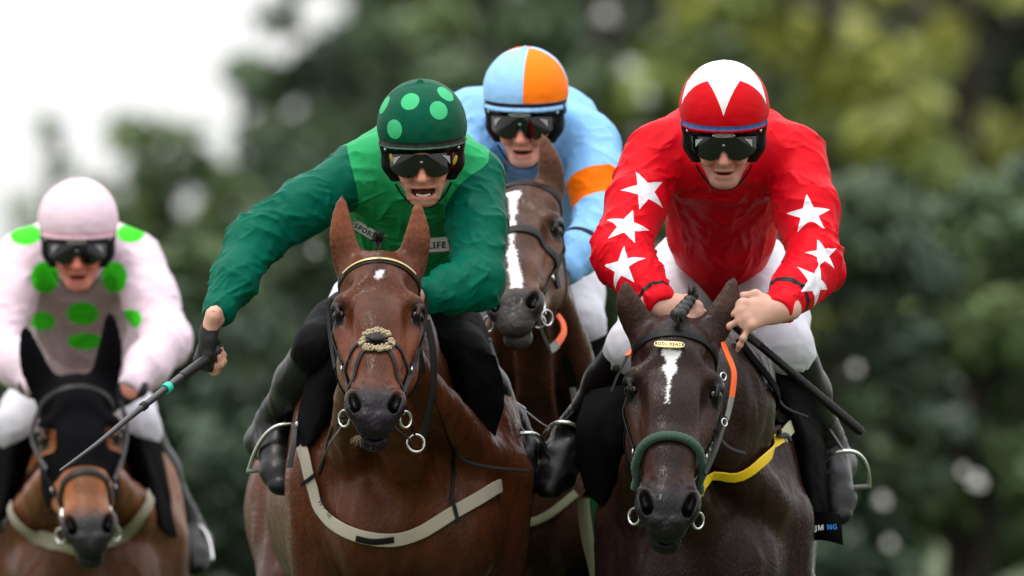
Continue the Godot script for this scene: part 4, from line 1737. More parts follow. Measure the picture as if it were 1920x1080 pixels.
	# bit: the mouthpiece ends, cheek bars and rings
	for q: float in [-1.0, 1.0]:
		if o.get("skip", 0.0) == q:
			continue
		var a: Vector3 = s.onto(L.call(q * 0.064, bit_y - 0.065, -0.080), 0.007)
		var b: Vector3 = s.onto(L.call(q * 0.062, bit_y, -0.085), 0.010)
		var out: Vector3 = (hf.basis.x * q).normalized()
		from_geo("bit_bar", root, M.steel, pipe([a, a.lerp(b, 0.4) + out * 0.002, b + out * 0.002], 0.0042))
		from_geo("bit_mouth", root, M.steel, pipe([b - out * 0.03, b + out * 0.006], 0.0085, 0.0085))
		var rg := Geo.new()
		rg.ring(b + out * 0.008 + hf.basis.y * 0.022 - hf.basis.z * 0.006, (out + Vector3(0, 0.0, 0.9)).normalized(), 0.020, 0.0033)
		from_geo("bit_ring", root, M.steel, rg)
	return root


func hair_tuft(parent: Node3D, called: String, at: Vector3, out: Vector3, spread: float, length: float, count: int, m: Material, sd: int, drop := 0.3, r := 0.0013) -> void:
	var rng := RandomNumberGenerator.new()
	rng.seed = sd
	var g := Geo.new()
	for i in count:
		var d := (out + Vector3(rng.randf_range(-1, 1), rng.randf_range(-1, 1), rng.randf_range(-1, 1)) * spread).normalized()
		var l := length * rng.randf_range(0.5, 1.0)
		var a := at + Vector3(rng.randf_range(-1, 1), rng.randf_range(-1, 1), rng.randf_range(-1, 1)) * length * 0.12
		var c := Vector3(rng.randf_range(-1, 1), rng.randf_range(-1, 1), rng.randf_range(-1, 1)) * length * 0.12
		g.tube(curve([a, a + d * l * 0.5 + c, a + d * l + c * 0.5 - Vector3(0, l * drop, 0)], 3), r, r * 0.35, 5)
	from_geo(called, parent, m, g)


# a cloth hung over a body, from an axis: rows of points shot outwards from inside and pushed off the surface
func drape(s: Field, from: Array, nu: int, nv: int, off: float) -> Dictionary:
	# from: four corners (top front, top back, bottom front, bottom back) near the surface
	var pts := PackedVector3Array()
	var nrm := PackedVector3Array()
	for j in nv:
		for i in nu:
			var u := float(i) / (nu - 1)
			var v := float(j) / (nv - 1)
			var p: Vector3 = from[0].lerp(from[1], u).lerp(from[2].lerp(from[3], u), v)
			var q := s.onto(p, off)
			pts.append(q)
			nrm.append(s.slope(q))
	return {"pts": pts, "nrm": nrm}


func panel(called: String, root: Node3D, m: Material, pts: Array, nu: int, thick: float, wave := 0.0) -> MeshInstance3D:
	# pts: rows of control points, each row an array along u; smoothed both ways
	var rows := []
	for r in pts:
		rows.append(curve(r, nu))
	var m_u: int = rows[0].size()
	var grid := PackedVector3Array()
	var cols := []
	for i in m_u:
		var c := []
		for r in rows:
			c.append(r[i])
		cols.append(curve(c, nu))
	var m_v: int = cols[0].size()
	for j in m_v:
		for i in m_u:
			var p: Vector3 = cols[i][j]
			if wave > 0.0:
				p += Vector3(0.4, 0.1, 1.0) * wave * (noise_a.get_noise_3dv(p * 7.0) + 0.5 * ridge.get_noise_3dv(p * 9.0))
			grid.append(p)
	var nrm := PackedVector3Array()
	for j in m_v:
		for i in m_u:
			var a := grid[mini(i + 1, m_u - 1) + j * m_u] - grid[maxi(i - 1, 0) + j * m_u]
			var b := grid[i + mini(j + 1, m_v - 1) * m_u] - grid[i + maxi(j - 1, 0) * m_u]
			var n := a.cross(b).normalized()
			if n.z < 0.0:
				n = -n
			nrm.append(n)
	var g := Geo.new()
	g.sheet(grid, nrm, m_u, m_v, thick)
	return from_geo(called, root, m, g)


func stirrup(root: Node3D, top: Vector3, left: Vector3, right: Vector3, strap_from: Vector3, m: Material) -> void:
	var bow := PackedVector3Array()
	var mid := (left + right) * 0.5
	for i in 25:
		var a := PI * i / 24.0
		var c := cos(a)
		bow.append(mid - (right - left) * 0.5 * signf(c) * pow(absf(c), 0.75) + (top - mid) * pow(sin(a), 0.8))
	var ups := PackedVector3Array()
	var w := PackedFloat32Array()
	var t := PackedFloat32Array()
	for i in bow.size():
		ups.append(Vector3(0, 0, 1))
		w.append(0.0055)
		t.append(0.0075)
	var g := Geo.new()
	g.sweep(bow, ups, w, t, 2.5, 10)
	from_geo("stirrup_iron", root, m, g)
	from_geo("stirrup_tread", root, M.grey_rubber, free_strap([left, right], Vector3.UP, 0.034, 0.012, 4))
	from_geo("stirrup_leather", root, M.tack_dark, free_strap([strap_from, strap_from.lerp(top, 0.5), top], Vector3(0.8, 0, 0.6), 0.018, 0.005))


# a round whip: shaft, wrapped grip, binding
func make_whip(label: String, butt: Vector3, grip_end: Vector3, tip: Vector3, r: float, ring := true, padded := 0.0) -> Node3D:
	var root := thing("whip", label, "whip", Vector3(grip_end.x, 0, grip_end.z), "riding whips")
	from_geo("whip_grip", root, M.whip_grip, pipe([butt, butt.lerp(grip_end, 0.5), grip_end], r * 1.25, r * 1.15, 6, 14))
	var cap := Geo.new()
	cap.ball(butt, Vector3.ONE * r * 1.7, Basis(), 8, 12)
	from_geo("whip_cap", root, M.whip_grip, cap)
	var d := (tip - grip_end)
	if padded > 0.0:
		var g := Geo.new()
		var path := curve([grip_end, grip_end + d * 0.5, tip], 24)
		var ups := PackedVector3Array()
		var w := PackedFloat32Array()
		var t := PackedFloat32Array()
		for i in path.size():
			ups.append(Vector3(0.3, 0.6, 0.7))
			var u := float(i) / (path.size() - 1)
			w.append(lerpf(r, padded, soft(0.0, 0.8, u)) * (1.0 if u < 0.97 else 0.7) * (1.0 + 0.05 * sin(i * 2.1)))
			t.append(lerpf(r, padded, soft(0.0, 0.8, u)) * (1.0 if u < 0.97 else 0.7))
		g.sweep(path, ups, w, t, 2.6, 12)
		from_geo("whip_shaft", root, M.tack_dark, g)
	else:
		from_geo("whip_shaft", root, M.whip_shaft, pipe([grip_end, grip_end + d * 0.35, grip_end + d * 0.7 - Vector3(0, 0.004, 0), tip], r, r * 0.28, 10, 12))
		var bd := Geo.new()
		for i in 3:
			bd.ring(grip_end + d * (0.30 + 0.012 * i), d.normalized(), r * 0.86, r * 0.22)
		from_geo("whip_binding", root, M.whip_grip, bd)
	if ring:
		from_geo("whip_collar", root, M.teal, pipe([grip_end + d * 0.10, grip_end + d * 0.10 + d.normalized() * 0.018], r * 1.28, r * 1.28, 4, 14))
	return root


# ---------------------------------------------------------------- the course and what stands behind it
func make_setting() -> void:
	var g := piece("ground", self, M.grass)
	g.set_meta("kind", "structure")
	g.set_meta("label", "mown grass of the racecourse running back to the trees")
	var v := PackedVector3Array()
	var n := PackedVector3Array()
	var c := PackedColorArray()
	var f := PackedInt32Array()
	var nx := 60
	var nz := 120
	for j in nz + 1:
		for i in nx + 1:
			var x := lerpf(-1.0, 1.0, float(i) / nx)
			x = signf(x) * pow(absf(x), 2.2) * 420.0
			var z := lerpf(60.0, -620.0, pow(float(j) / nz, 1.6))
			v.append(Vector3(x, 0.05 * noise_a.get_noise_2d(x * 0.05, z * 0.05) - 0.03, z))
			n.append(Vector3.UP)
			var m := noise_b.get_noise_2d(x * 0.4, z * 0.15)
			c.append(Color(0.040, 0.068, 0.018).lerp(Color(0.062, 0.085, 0.026), 0.5 + 0.5 * m))
	for j in nz:
		for i in nx:
			var a := i + j * (nx + 1)
			f.append_array([a, a + nx + 1, a + 1, a + 1, a + nx + 1, a + nx + 2])
	var arr := []
	arr.resize(Mesh.ARRAY_MAX)
	arr[Mesh.ARRAY_VERTEX] = v
	arr[Mesh.ARRAY_NORMAL] = n
	arr[Mesh.ARRAY_COLOR] = c
	arr[Mesh.ARRAY_INDEX] = f
	var am := ArrayMesh.new()
	am.add_surface_from_arrays(Mesh.PRIMITIVE_TRIANGLES, arr)
	g.mesh = am
	make_turf()


func make_turf() -> void:
	# short blades where the horses run
	var blade := SurfaceTool.new()
	blade.begin(Mesh.PRIMITIVE_TRIANGLES)
	for k in 5:
		var a := TAU * k / 5.0
		var o := Vector3(cos(a * 2.0), 0, sin(a * 2.0)) * 0.03
		var s := Vector3(cos(a), 0, sin(a)) * 0.004
		var t := Vector3(sin(a * 3.0), 0, cos(a * 3.0)) * 0.03 + Vector3(0, 0.07, 0)
		for p: Vector3 in [o - s, o + t, o + s]:
			blade.set_normal(Vector3(0, 1, 0))
			blade.set_color(Color(0.10, 0.14, 0.045))
			blade.add_vertex(p)
	var mm := MultiMesh.new()
	mm.transform_format = MultiMesh.TRANSFORM_3D
	mm.mesh = blade.commit()
	mm.instance_count = 6000
	var rng := RandomNumberGenerator.new()
	rng.seed = 71
	for i in 6000:
		var b := Basis(Vector3.UP, rng.randf() * TAU).scaled(Vector3.ONE * rng.randf_range(0.7, 1.3))
		mm.set_instance_transform(i, Transform3D(b, Vector3(rng.randf_range(-3, 3), -0.03, rng.randf_range(-9, 3))))
	var o := MultiMeshInstance3D.new()
	o.name = "grass"
	o.multimesh = mm
	o.material_override = M.leaf
	add_child(o, true)
	o.set_meta("kind", "stuff")
	o.set_meta("label", "short turf under the galloping horses")
	o.set_meta("category", "grass")


# leaves gathered in clumps through an uneven crown
func foliage(parent: Node3D, called: String, clumps: Array, leaf: float, per: int, colors: Array, sd: int) -> void:
	var rng := RandomNumberGenerator.new()
	rng.seed = sd
	var v := PackedVector3Array()
	var n := PackedVector3Array()
	var c := PackedColorArray()
	var f := PackedInt32Array()
	for q in clumps:
		var at: Vector3 = q[0]
		var r: float = q[1]
		var tone: Color = colors[rng.randi() % colors.size()]
		for i in int(per * r * r):
			var d := Vector3(rng.randfn(), rng.randfn() * 0.75, rng.randfn())
			d = d.normalized() * r * pow(rng.randf(), 0.45)
			d.y *= 0.8
			var p := at + d
			var nn := (d.normalized() * 0.7 + Vector3(rng.randf_range(-1, 1), rng.randf_range(-0.2, 1.2), rng.randf_range(-1, 1))).normalized()
			var x := nn.cross(Vector3(rng.randf_range(-1, 1), rng.randf_range(-1, 1), rng.randf_range(-1, 1))).normalized()
			var y := nn.cross(x)
			var s := leaf * rng.randf_range(0.6, 1.4)
			var b := v.size()
			var tint := tone * rng.randf_range(0.75, 1.25)
			for w: Vector3 in [x * s * 0.5 - y * s * 0.1, y * s * 0.9, -x * s * 0.5 - y * s * 0.1, -y * s * 0.9]:
				v.append(p + w)
				n.append(nn)
				c.append(tint)
			f.append_array([b, b + 2, b + 1, b, b + 3, b + 2])
	var arr := []
	arr.resize(Mesh.ARRAY_MAX)
	arr[Mesh.ARRAY_VERTEX] = v
	arr[Mesh.ARRAY_NORMAL] = n
	arr[Mesh.ARRAY_COLOR] = c
	arr[Mesh.ARRAY_INDEX] = f
	var am := ArrayMesh.new()
	am.add_surface_from_arrays(Mesh.PRIMITIVE_TRIANGLES, arr)
	var o := piece(called, parent, M.leaf)
	o.mesh = am
	o.set_meta("kind", "stuff")


# a tree: tapered trunk, limbs that end in clumps. spread: half width, low and high: the reach of its crown
func tree(called: String, label: String, at: Vector3, spread: float, low: float, high: float, count: int, colors: Array, sd: int, per := 380, leaf := 0.18) -> Node3D:
	var o := thing(called, label, "tree", at, "trees behind the course")
	var rng := RandomNumberGenerator.new()
	rng.seed = sd
	var clumps := []
	var wood := Geo.new()
	var lean := Vector3(rng.randf_range(-0.3, 0.3), 0, rng.randf_range(-0.3, 0.3))
	var top := Vector3(0, high * 0.9, 0) + lean
	wood.tube(curve([Vector3.ZERO, Vector3(0.05, high * 0.3, 0) + lean * 0.3, Vector3(-0.05, high * 0.65, 0) + lean * 0.7, top], 5), spread * 0.085 + 0.06, 0.03, 9)
	for i in count:
		var t := rng.randf()
		var y := lerpf(low, high, t)
		var rr := spread * sqrt(maxf(0.05, 1.0 - pow(absf(t - 0.38) / 0.66, 2.2))) * sqrt(rng.randf())
		var a := rng.randf() * TAU
		var p := Vector3(cos(a) * rr, y, sin(a) * rr) + lean * (y / high)
		clumps.append([p, rng.randf_range(0.16, 0.34) * spread * (1.1 - 0.4 * t)])
		if i % 3 == 0:
			var b := Vector3(0, y * rng.randf_range(0.45, 0.75), 0) + lean * 0.5
			wood.tube(curve([b, b.lerp(p, 0.5) + Vector3(0, 0.12 * spread, 0), p], 4), spread * 0.022 + 0.012, 0.012, 6)
	var w := from_geo_local("trunk", o, M.bark, wood)
	foliage(o, "crown", clumps, leaf, per, colors, sd + 500)
	return o


func from_geo_local(called: String, parent: Node3D, m: Material, g: Geo) -> MeshInstance3D:
	var o := piece(called, parent, m)
	var arr := []
	arr.resize(Mesh.ARRAY_MAX)
	arr[Mesh.ARRAY_VERTEX] = g.v
	arr[Mesh.ARRAY_NORMAL] = g.n
	arr[Mesh.ARRAY_INDEX] = g.f
	var am := ArrayMesh.new()
	am.add_surface_from_arrays(Mesh.PRIMITIVE_TRIANGLES, arr)
	o.mesh = am
	return o


func shrub(called: String, label: String, at: Vector3, wide: float, high: float, count: int, colors: Array, sd: int, per := 4200, leaf := 0.065) -> Node3D:
	var o := thing(called, label, "shrub", at, "shrubs along the rail")
	var rng := RandomNumberGenerator.new()
	rng.seed = sd
	var clumps := []
	var wood := Geo.new()
	for i in count:
		var t := rng.randf()
		var p := Vector3(rng.randf_range(-1, 1) * wide * (1.0 - 0.35 * t), lerpf(0.1, high, t), rng.randf_range(-0.6, 0.6) * wide)
		clumps.append([p, rng.randf_range(0.25, 0.45) * minf(wide, high) * 0.6])
		if i % 4 == 0:
			wood.tube(curve([Vector3(p.x * 0.3, 0, p.z * 0.3), p * 0.6, p], 3), 0.03, 0.008, 6)
	from_geo_local("stem", o, M.bark, wood)
	foliage(o, "leaves", clumps, leaf, per, colors, sd + 900)
	return o


func make_trees() -> void:
	var dark := [Color(0.042, 0.076, 0.036), Color(0.034, 0.062, 0.034), Color(0.054, 0.090, 0.038)]
	var mid := [Color(0.070, 0.120, 0.036), Color(0.056, 0.100, 0.036), Color(0.088, 0.135, 0.038)]
	var lime := [Color(0.19, 0.215, 0.028), Color(0.22, 0.235, 0.03), Color(0.13, 0.17, 0.03)]
	var brown := [Color(0.085, 0.082, 0.058), Color(0.066, 0.070, 0.050), Color(0.095, 0.088, 0.062)]
	# P(px, py, z) gives the place that a tree fills
	tree("pine_tree", "tall dark tree rising behind the green jockey's cap", Vector3(-0.75, 0, -96), 1.9, 1.0, 6.3, 60, dark, 1)
	tree("pine_tree", "dark tree whose bough reaches left against the white sky", Vector3(-1.65, 0, -102), 1.35, 1.2, 4.9, 40, dark, 2)
	tree("broadleaf_tree", "mid green tree between the dark pine and the blue cap", Vector3(0.9, 0, -90), 2.0, 0.8, 5.8, 46, mid, 3)
	var yellow := tree("broadleaf_tree", "yellow-green tree behind the red jockey's cap", Vector3(2.4, 0, -88), 1.7, 1.2, 5.6, 36, lime, 4)
	tree("broadleaf_tree", "yellow-green tree at the upper right corner", Vector3(4.6, 0, -92), 1.5, 2.2, 5.9, 26, lime, 5)
	tree("dry_tree", "brownish thin tree in the gap at the upper right", Vector3(3.5, 0, -104), 2.2, 0.6, 6.4, 46, brown, 6)
	tree("broadleaf_tree", "deep green tree behind the brown one at far right", Vector3(5.2, 0, -110), 2.4, 0.4, 6.6, 50, dark, 7)
	tree("young_tree", "small dark-topped tree left of the pine against the sky", Vector3(-3.4, 0, -92), 1.1, 0.6, 3.4, 36, mid, 8)
	tree("young_tree", "thin sapling with a lone tuft at the far left", Vector3(-4.7, 0, -90), 0.55, 0.6, 3.5, 9, mid, 9)
	tree("young_tree", "low green tree behind the pink cap", Vector3(-4.1, 0, -98), 1.3, 0.3, 2.9, 36, mid, 10)
	var bushes := []
	for i in 9:
		var x := -4.2 + i * 1.05
		bushes.append(shrub("bush", ["low bush at the left edge behind the pink jockey", "bush just right of the pink jockey's shoulder", "bush behind the green jockey's whip hand", "bush behind the green jockey's elbow", "bush hidden behind the bay horse's head", "bush behind the blue jockey's arm", "bush behind the red jockey's sleeve", "bush right of the red jockey's boot", "bush at the right edge of the picture"][i], Vector3(x * 0.76, 0, -37 - (i * 7) % 3), 0.95, [1.7, 1.75, 1.9, 2.1, 2.3, 2.2, 2.3, 2.2, 2.3][i], 64, [mid, dark, mid, dark, brown, mid, dark, mid, dark][i], 40 + i))
	for i in 9:
		tree("broadleaf_tree", ["background tree left of the pine's trunk", "background tree under the pine", "background tree behind the green cap", "background tree behind the blue jockey", "background tree between the blue and red caps", "background tree right of the red cap", "background tree under the lime tree", "background tree near the right edge", "background tree beyond the right edge"][i], Vector3(-3.1 + i * 1.25, 0, -112 - (i * 5) % 7), 1.7, 0.2, [3.1, 4.4, 6.4, 6.8, 6.8, 6.8, 6.9, 6.9, 6.9][i], 64, [dark, dark, dark, brown, dark, brown, mid, dark, dark][i], 60 + i)
	for i in 5:
		tree("pine_tree", ["far dark pine behind the green cap", "far dark pine behind the blue cap", "far dark pine left of the red cap", "far dark pine right of the red cap", "far dark pine at the right edge"][i], Vector3(-0.6 + i * 1.7, 0, -128 - (i * 3) % 5), 1.9, 2.5, 8.2, 70, dark, 80 + i)
	# pale balls added for bright out-of-focus discs, sky gaps among them
	var m := mat("bokeh_ball", Color(0.86, 0.85, 0.83), 0.8)
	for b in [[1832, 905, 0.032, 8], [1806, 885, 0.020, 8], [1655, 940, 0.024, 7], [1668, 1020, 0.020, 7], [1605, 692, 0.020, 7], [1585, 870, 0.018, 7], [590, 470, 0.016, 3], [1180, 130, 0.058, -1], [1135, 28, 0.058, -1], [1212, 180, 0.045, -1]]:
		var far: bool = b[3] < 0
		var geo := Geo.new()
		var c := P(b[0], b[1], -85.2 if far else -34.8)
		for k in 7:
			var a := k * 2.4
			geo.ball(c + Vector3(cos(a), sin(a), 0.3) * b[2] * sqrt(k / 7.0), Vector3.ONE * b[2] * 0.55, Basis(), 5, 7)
		from_geo("bokeh_ball", yellow if far else bushes[b[3]], m, geo)


# the place on a body that the photograph shows at a position
func aim(s: Field, px: float, py: float, lift := 0.0) -> Vector3:
	var from := P(px, py, 0.6)
	return s.shot(from, (from - Vector3(0, EYE, REACH)).normalized(), lift, 8.0)


# points on a body met from in front
func front(s: Field, px: Array, lift := 0.0) -> Array:
	var out := []
	for p in px:
		out.append(aim(s, p.x, p.y, lift))
	return out


func badge(root: Node3D, s: Field, px: Vector2, size: Vector2, turn: float, text: String, height: float, m: Material, shift := 0.0) -> void:
	var c := aim(s, px.x, px.y, 0.004)
	var n := (s.slope(c) * 0.6 + Vector3(0, 0, 1)).normalized()
	var x := Vector3.UP.cross(n).normalized()
	var y := n.cross(x)
	var b := Basis(x * cos(turn) + y * sin(turn), y * cos(turn) - x * sin(turn), n)
	var nu := 9
	var nv := 5
	var pts := PackedVector3Array()
	var nrm := PackedVector3Array()
	for jv in nv:
		for iu in nu:
			var q := c + b * Vector3((iu / 8.0 - 0.5) * size.x, (jv / 4.0 - 0.5) * size.y, 0)
			var on := s.onto(q, 0.008)
			pts.append(q.lerp(on, 0.15) + n * 0.010)
			nrm.append(n)
	var g := Geo.new()
	g.sheet(pts, nrm, nu, nv, 0.0015)
	from_geo("sponsor_label", root, M.label_white, g)
	if text:
		lettering(root, text, Transform3D(b, c + n * 0.0125 + b.x * shift), height, m)
		for e in 4:
			var lx := size.x * 0.46
			var ly := size.y * 0.42
			var ends: Array = [[Vector3(-lx, ly, 0), Vector3(lx, ly, 0)], [Vector3(lx, ly, 0), Vector3(lx, -ly, 0)], [Vector3(lx, -ly, 0), Vector3(-lx, -ly, 0)], [Vector3(-lx, -ly, 0), Vector3(-lx, ly, 0)]][e]
			var p0: Vector3 = c + n * 0.0115 + b * ends[0]
			var p1: Vector3 = c + n * 0.0115 + b * ends[1]
			from_geo("label_line", root, m, free_strap([p0, p0.lerp(p1, 0.5), p1], n, 0.0022, 0.0008, 3))


func make_green_pair() -> void:
	var poll := P(712, 466, -0.02)
	var h := make_horse("bay horse with a tiny white star and crossed fleece noseband under the green silks", {
		"poll": poll, "muzzle": Vector2(701, 786), "length": 0.575, "across": Vector3(1, 0.0, 0.0),
		"ears": [Vector3(641, 368, -0.06), Vector3(782, 380, -0.06)], "ear_open": false,
		"chest": P(768, 935, -0.74), "rump": P(675, 935, -2.15), "wide": 1.08,
		"coat": Color(0.080, 0.0245, 0.0112), "dark": Color(0.012, 0.011, 0.012), "pale": Color(0.15, 0.062, 0.034),
		"mark": func(x: float, y: float) -> float: return Vector2((x - 0.004 + (y - 0.09) * 0.3) * 1.5, y - 0.098).length() - 0.015,
		"mark_strength": 0.75,
	})
	hair_tuft(h.root, "forelock", P(709, 452, 0.02), Vector3(0, 0.8, 0.5), 0.7, 0.035, 110, M.hair, 3, 0.1)
	hair_tuft(h.root, "forelock", P(710, 450, 0.015), Vector3(0, -0.6, 0.8), 0.35, 0.03, 40, M.hair, 13, 0.1)
	hair_tuft(h.root, "whisker", P(672, 818, 0.33), Vector3(-0.5, -0.9, 0.2), 0.8, 0.030, 26, M.whisker, 5, 0.0, 0.0006)
	hair_tuft(h.root, "whisker", P(700, 832, 0.30), Vector3(0.0, -0.9, 0.3), 0.9, 0.022, 22, M.whisker, 6, 0.0, 0.0006)
	var j := make_jockey("jockey in emerald green silks and spotted green cap, one arm out with a whip", {
		"head": P(793, 287, -0.34), "pitch": 0.30, "yaw": -0.02, "roll": 0.03, "mouth": 1.0,
		"shoulder": [P(672, 322, -0.50), P(894, 332, -0.50)],
		"elbow": [P(478, 452, -0.40), P(897, 528, -0.28)],
		"wrist": [P(404, 596, -0.21), P(790, 556, -0.15)],
		"hip": [P(690, 580, -1.08), P(820, 580, -1.08)],
		"knee": [P(600, 655, -0.70), P(868, 668, -0.70)],
		"ankle": [P(517, 795, -0.96), P(955, 808, -0.95)],
		"toe": [P(528, 908, -0.80), P(975, 930, -0.80)],
		"silk": lin(0.14, 0.57, 0.34), "cell": 0.0048, "puff": 0.016, "cap": lin(0.05, 0.29, 0.215),
		"fold": 1.15, "sleeve": [0.070, 0.063, 0.057, 0.038], "cuff": [0.90, 0.93],
		"hands": [fist(P(394, 614, -0.19), Vector3(-0.25, -0.85, -0.42), Vector3(-0.54, -0.41, 0.73), Vector3(-0.85, 0.45, 0.1), 1), fist(P(782, 556, -0.15), Vector3(-1, -0.1, 0.25), Vector3(0, 1, 0.2), Vector3(0.2, 0.2, 1))],
		"cuts": [{"name": "sleeve", "arm": 0, "color": lin(0.04, 0.335, 0.26)}, {"name": "sleeve", "arm": 1, "color": lin(0.04, 0.335, 0.26)}],
		"cap_cuts": [
			{"name": "cap_band", "color": Color(0.02, 0.022, 0.022), "g": func(_d: Vector3, l: float, _p: Vector3) -> float: return absf(l - 0.0105) - 0.006},
			{"name": "cap_piping", "color": lin(0.40, 0.52, 0.47), "g": func(_d: Vector3, l: float, _p: Vector3) -> float: return absf(l - 0.001) - 0.0022},
		] + spots([Vector2(-20, 50), Vector2(31, 35), Vector2(-37, 11), Vector2(68, 52), Vector2(-80, 33), Vector2(140, 30), Vector2(-140, 30), Vector2(180, 60)], 0.185, lin(0.25, 0.66, 0.44)),
		"badge": false, "knee_patch": [0.30, 0.42], "boot_top": [0.05, 0.05], "boot_open": [false, false],
	})
	badge(j.root, j.coat, Vector2(814, 457), Vector2(0.082, 0.045), 0.06, "LIFE", 0.017, M.ink, 0.006)
	badge(j.root, j.coat, Vector2(686, 430), Vector2(0.075, 0.032), -0.55, "SPORT", 0.014, M.ink)
	for i in 2:
		var px: Vector2 = [Vector2(735, 293), Vector2(853, 296)][i]
		var g := Geo.new()
		g.ball(P(px.x, px.y + 4, -0.255), Vector3(0.005, 0.013, 0.003), Basis(Vector3(0, 0, 1), 0.3 if i == 0 else -0.3), 8, 12)
		from_geo("goggle_edge", j.root, M.yellow_lens, g)
	make_whip("long black whip with a teal collar held out by the green jockey", P(404, 661, -0.21), P(340, 707, -0.06), P(112, 883, 0.33), 0.0105)
	var b := make_bridle("dark leather bridle with gold chain browband on the green jockey's horse", h, {"brow": 0.050, "brow_trim": M.gold, "nose": "cross", "bit": 0.50})
	# martingale, reins and loose strap ends
	var dk: Material = M.tack_leather
	from_geo("rein", b, dk, free_strap([P(648, 748, 0.27), P(645, 770, 0.15), P(640, 800, -0.1), P(620, 830, -0.35), P(596, 880, -0.5)], Vector3(0.9, 0, 0.5), 0.010, 0.003))
	from_geo("rein", b, dk, free_strap([P(752, 745, 0.26), P(775, 690, 0.10), P(790, 640, 0.0), P(797, 600, -0.06), P(800, 560, -0.07)], Vector3(0.6, 0, 0.8), 0.013, 0.003))
	from_geo("martingale", b, dk, free_strap([P(800, 600, -0.10), P(812, 660, -0.10), P(812, 730, -0.10), P(800, 790, -0.10), P(792, 822, -0.10)], Vector3(0.5, 0, 0.85), 0.019, 0.004))
	from_geo("martingale", b, dk, free_strap([P(738, 800, 0.10), P(756, 815, 0.02), P(775, 829, -0.08)], Vector3(0.3, 0.6, 0.8), 0.015, 0.004))
	var rg := Geo.new()
	rg.ring(P(780, 831, -0.09), Vector3(0.25, 0.1, 1), 0.0215, 0.0034)
	from_geo("martingale_ring", b, M.steel, rg)
	from_geo("martingale", b, M.tack_dark, free_strap([P(760, 760, 0.15), P(768, 790, 0.05), P(778, 815, -0.06)], Vector3(0.6, 0, 0.8), 0.009, 0.003))
	from_geo("strap_end", b, M.tack_dark, free_strap([P(812, 740, -0.12), P(830, 790, -0.3), P(850, 845, -0.42), P(895, 872, -0.45), P(992, 884, -0.50)], Vector3(0.3, 0.5, 0.8), 0.009, 0.003))
	from_geo("strap_end", b, dk, free_strap([P(785, 640, 0.02), P(792, 680, 0.0), P(795, 700, -0.01)], Vector3(0.5, 0, 0.9), 0.011, 0.003))
	from_geo("strap_end", b, M.tack_dark, free_strap([P(622, 560, -0.03), P(615, 590, -0.03), P(620, 640, 0.02), P(628, 690, 0.1)], Vector3(-0.7, 0, 0.7), 0.012, 0.003))
	for p: Vector3 in [P(648, 782, 0.14), P(645, 793, 0.10)]:
		from_geo("rein_keeper", b, dk, free_strap([p - Vector3(0.018, 0.004, 0), p, p + Vector3(0.02, 0.004, 0)], Vector3(0, 0, 1), 0.007, 0.003, 3))
	var w := thing("breast_girth", "off-white webbing breast girth with inked letters across the bay chest", "breast girth", h.root.position, "breast girths")
	var gp := front(h.body, [Vector2(572, 838), Vector2(580, 868), Vector2(592, 912), Vector2(606, 952), Vector2(640, 988), Vector2(690, 1008), Vector2(745, 1010), Vector2(800, 992), Vector2(850, 962), Vector2(895, 936), Vector2(930, 912)])
	from_geo("webbing", w, M.girth_white, laid(h.body, gp, 0.034, 0.005, 5, 0.011))
	var pad := front(h.body, [Vector2(672, 1008), Vector2(700, 1014), Vector2(735, 1010)])
	from_geo("leather_pad", w, M.tack_dark, laid(h.body, pad, 0.016, 0.004, 5, 0.016))
	for k in 2:
		var a: Array = [[Vector2(572, 908), Vector2(586, 900), Vector2(600, 890)], [Vector2(858, 980), Vector2(853, 960), Vector2(846, 936)]][k]
		from_geo("keeper", w, M.tack_dark, laid(h.body, front(h.body, a), 0.010, 0.004, 4, 0.016))
	from_geo("neck_strap", w, M.tack_dark, laid(h.body, front(h.body, [Vector2(600, 890), Vector2(614, 840), Vector2(625, 800)]), 0.008, 0.003, 4, 0.003))
	from_geo("neck_strap", w, M.tack_dark, laid(h.body, front(h.body, [Vector2(846, 936), Vector2(850, 880), Vector2(850, 840)]), 0.008, 0.003, 4, 0.003))
	for k in 3:
		var at: Vector3 = aim(h.body, 602 + k * 8, 943 + k * 11, 0.0175)
		lettering(w, ["W", "P", "M"][k], Transform3D(Basis(Vector3(0, 0, 1), -1.15), at), 0.014, M.ink, false)
	var sc := thing("saddle_cloth", "black saddle cloth blown wide at both shoulders of the bay horse", "saddle cloth", h.root.position, "saddle cloths")
	panel("cloth_flap", sc, M.black_cloth, [[P(600, 600, -0.80), P(640, 600, -0.70), P(680, 610, -0.68)], [P(578, 700, -0.70), P(620, 690, -0.62), P(670, 690, -0.62)], [P(560, 780, -0.68), P(600, 770, -0.60), P(640, 745, -0.62)], [P(553, 838, -0.66), P(580, 832, -0.60), P(612, 790, -0.60)]], 7, 0.006, 0.012)
	panel("cloth_flap", sc, M.black_cloth, [[P(800, 615, -0.75), P(850, 640, -0.62), P(928, 668, -0.60)], [P(810, 655, -0.70), P(870, 690, -0.56), P(945, 728, -0.58)], [P(828, 695, -0.68), P(880, 750, -0.55), P(942, 775, -0.56)], [P(850, 735, -0.66), P(895, 785, -0.56), P(930, 818, -0.56)]], 7, 0.006, 0.012)
	panel("cloth_skirt", sc, M.black_cloth, [[P(860, 720, -0.80), P(910, 760, -0.72), P(960, 770, -0.80)], [P(890, 800, -0.80), P(925, 830, -0.72), P(970, 840, -0.82)], [P(915, 850, -0.82), P(940, 880, -0.76), P(965, 900, -0.84)]], 6, 0.006, 0.01)
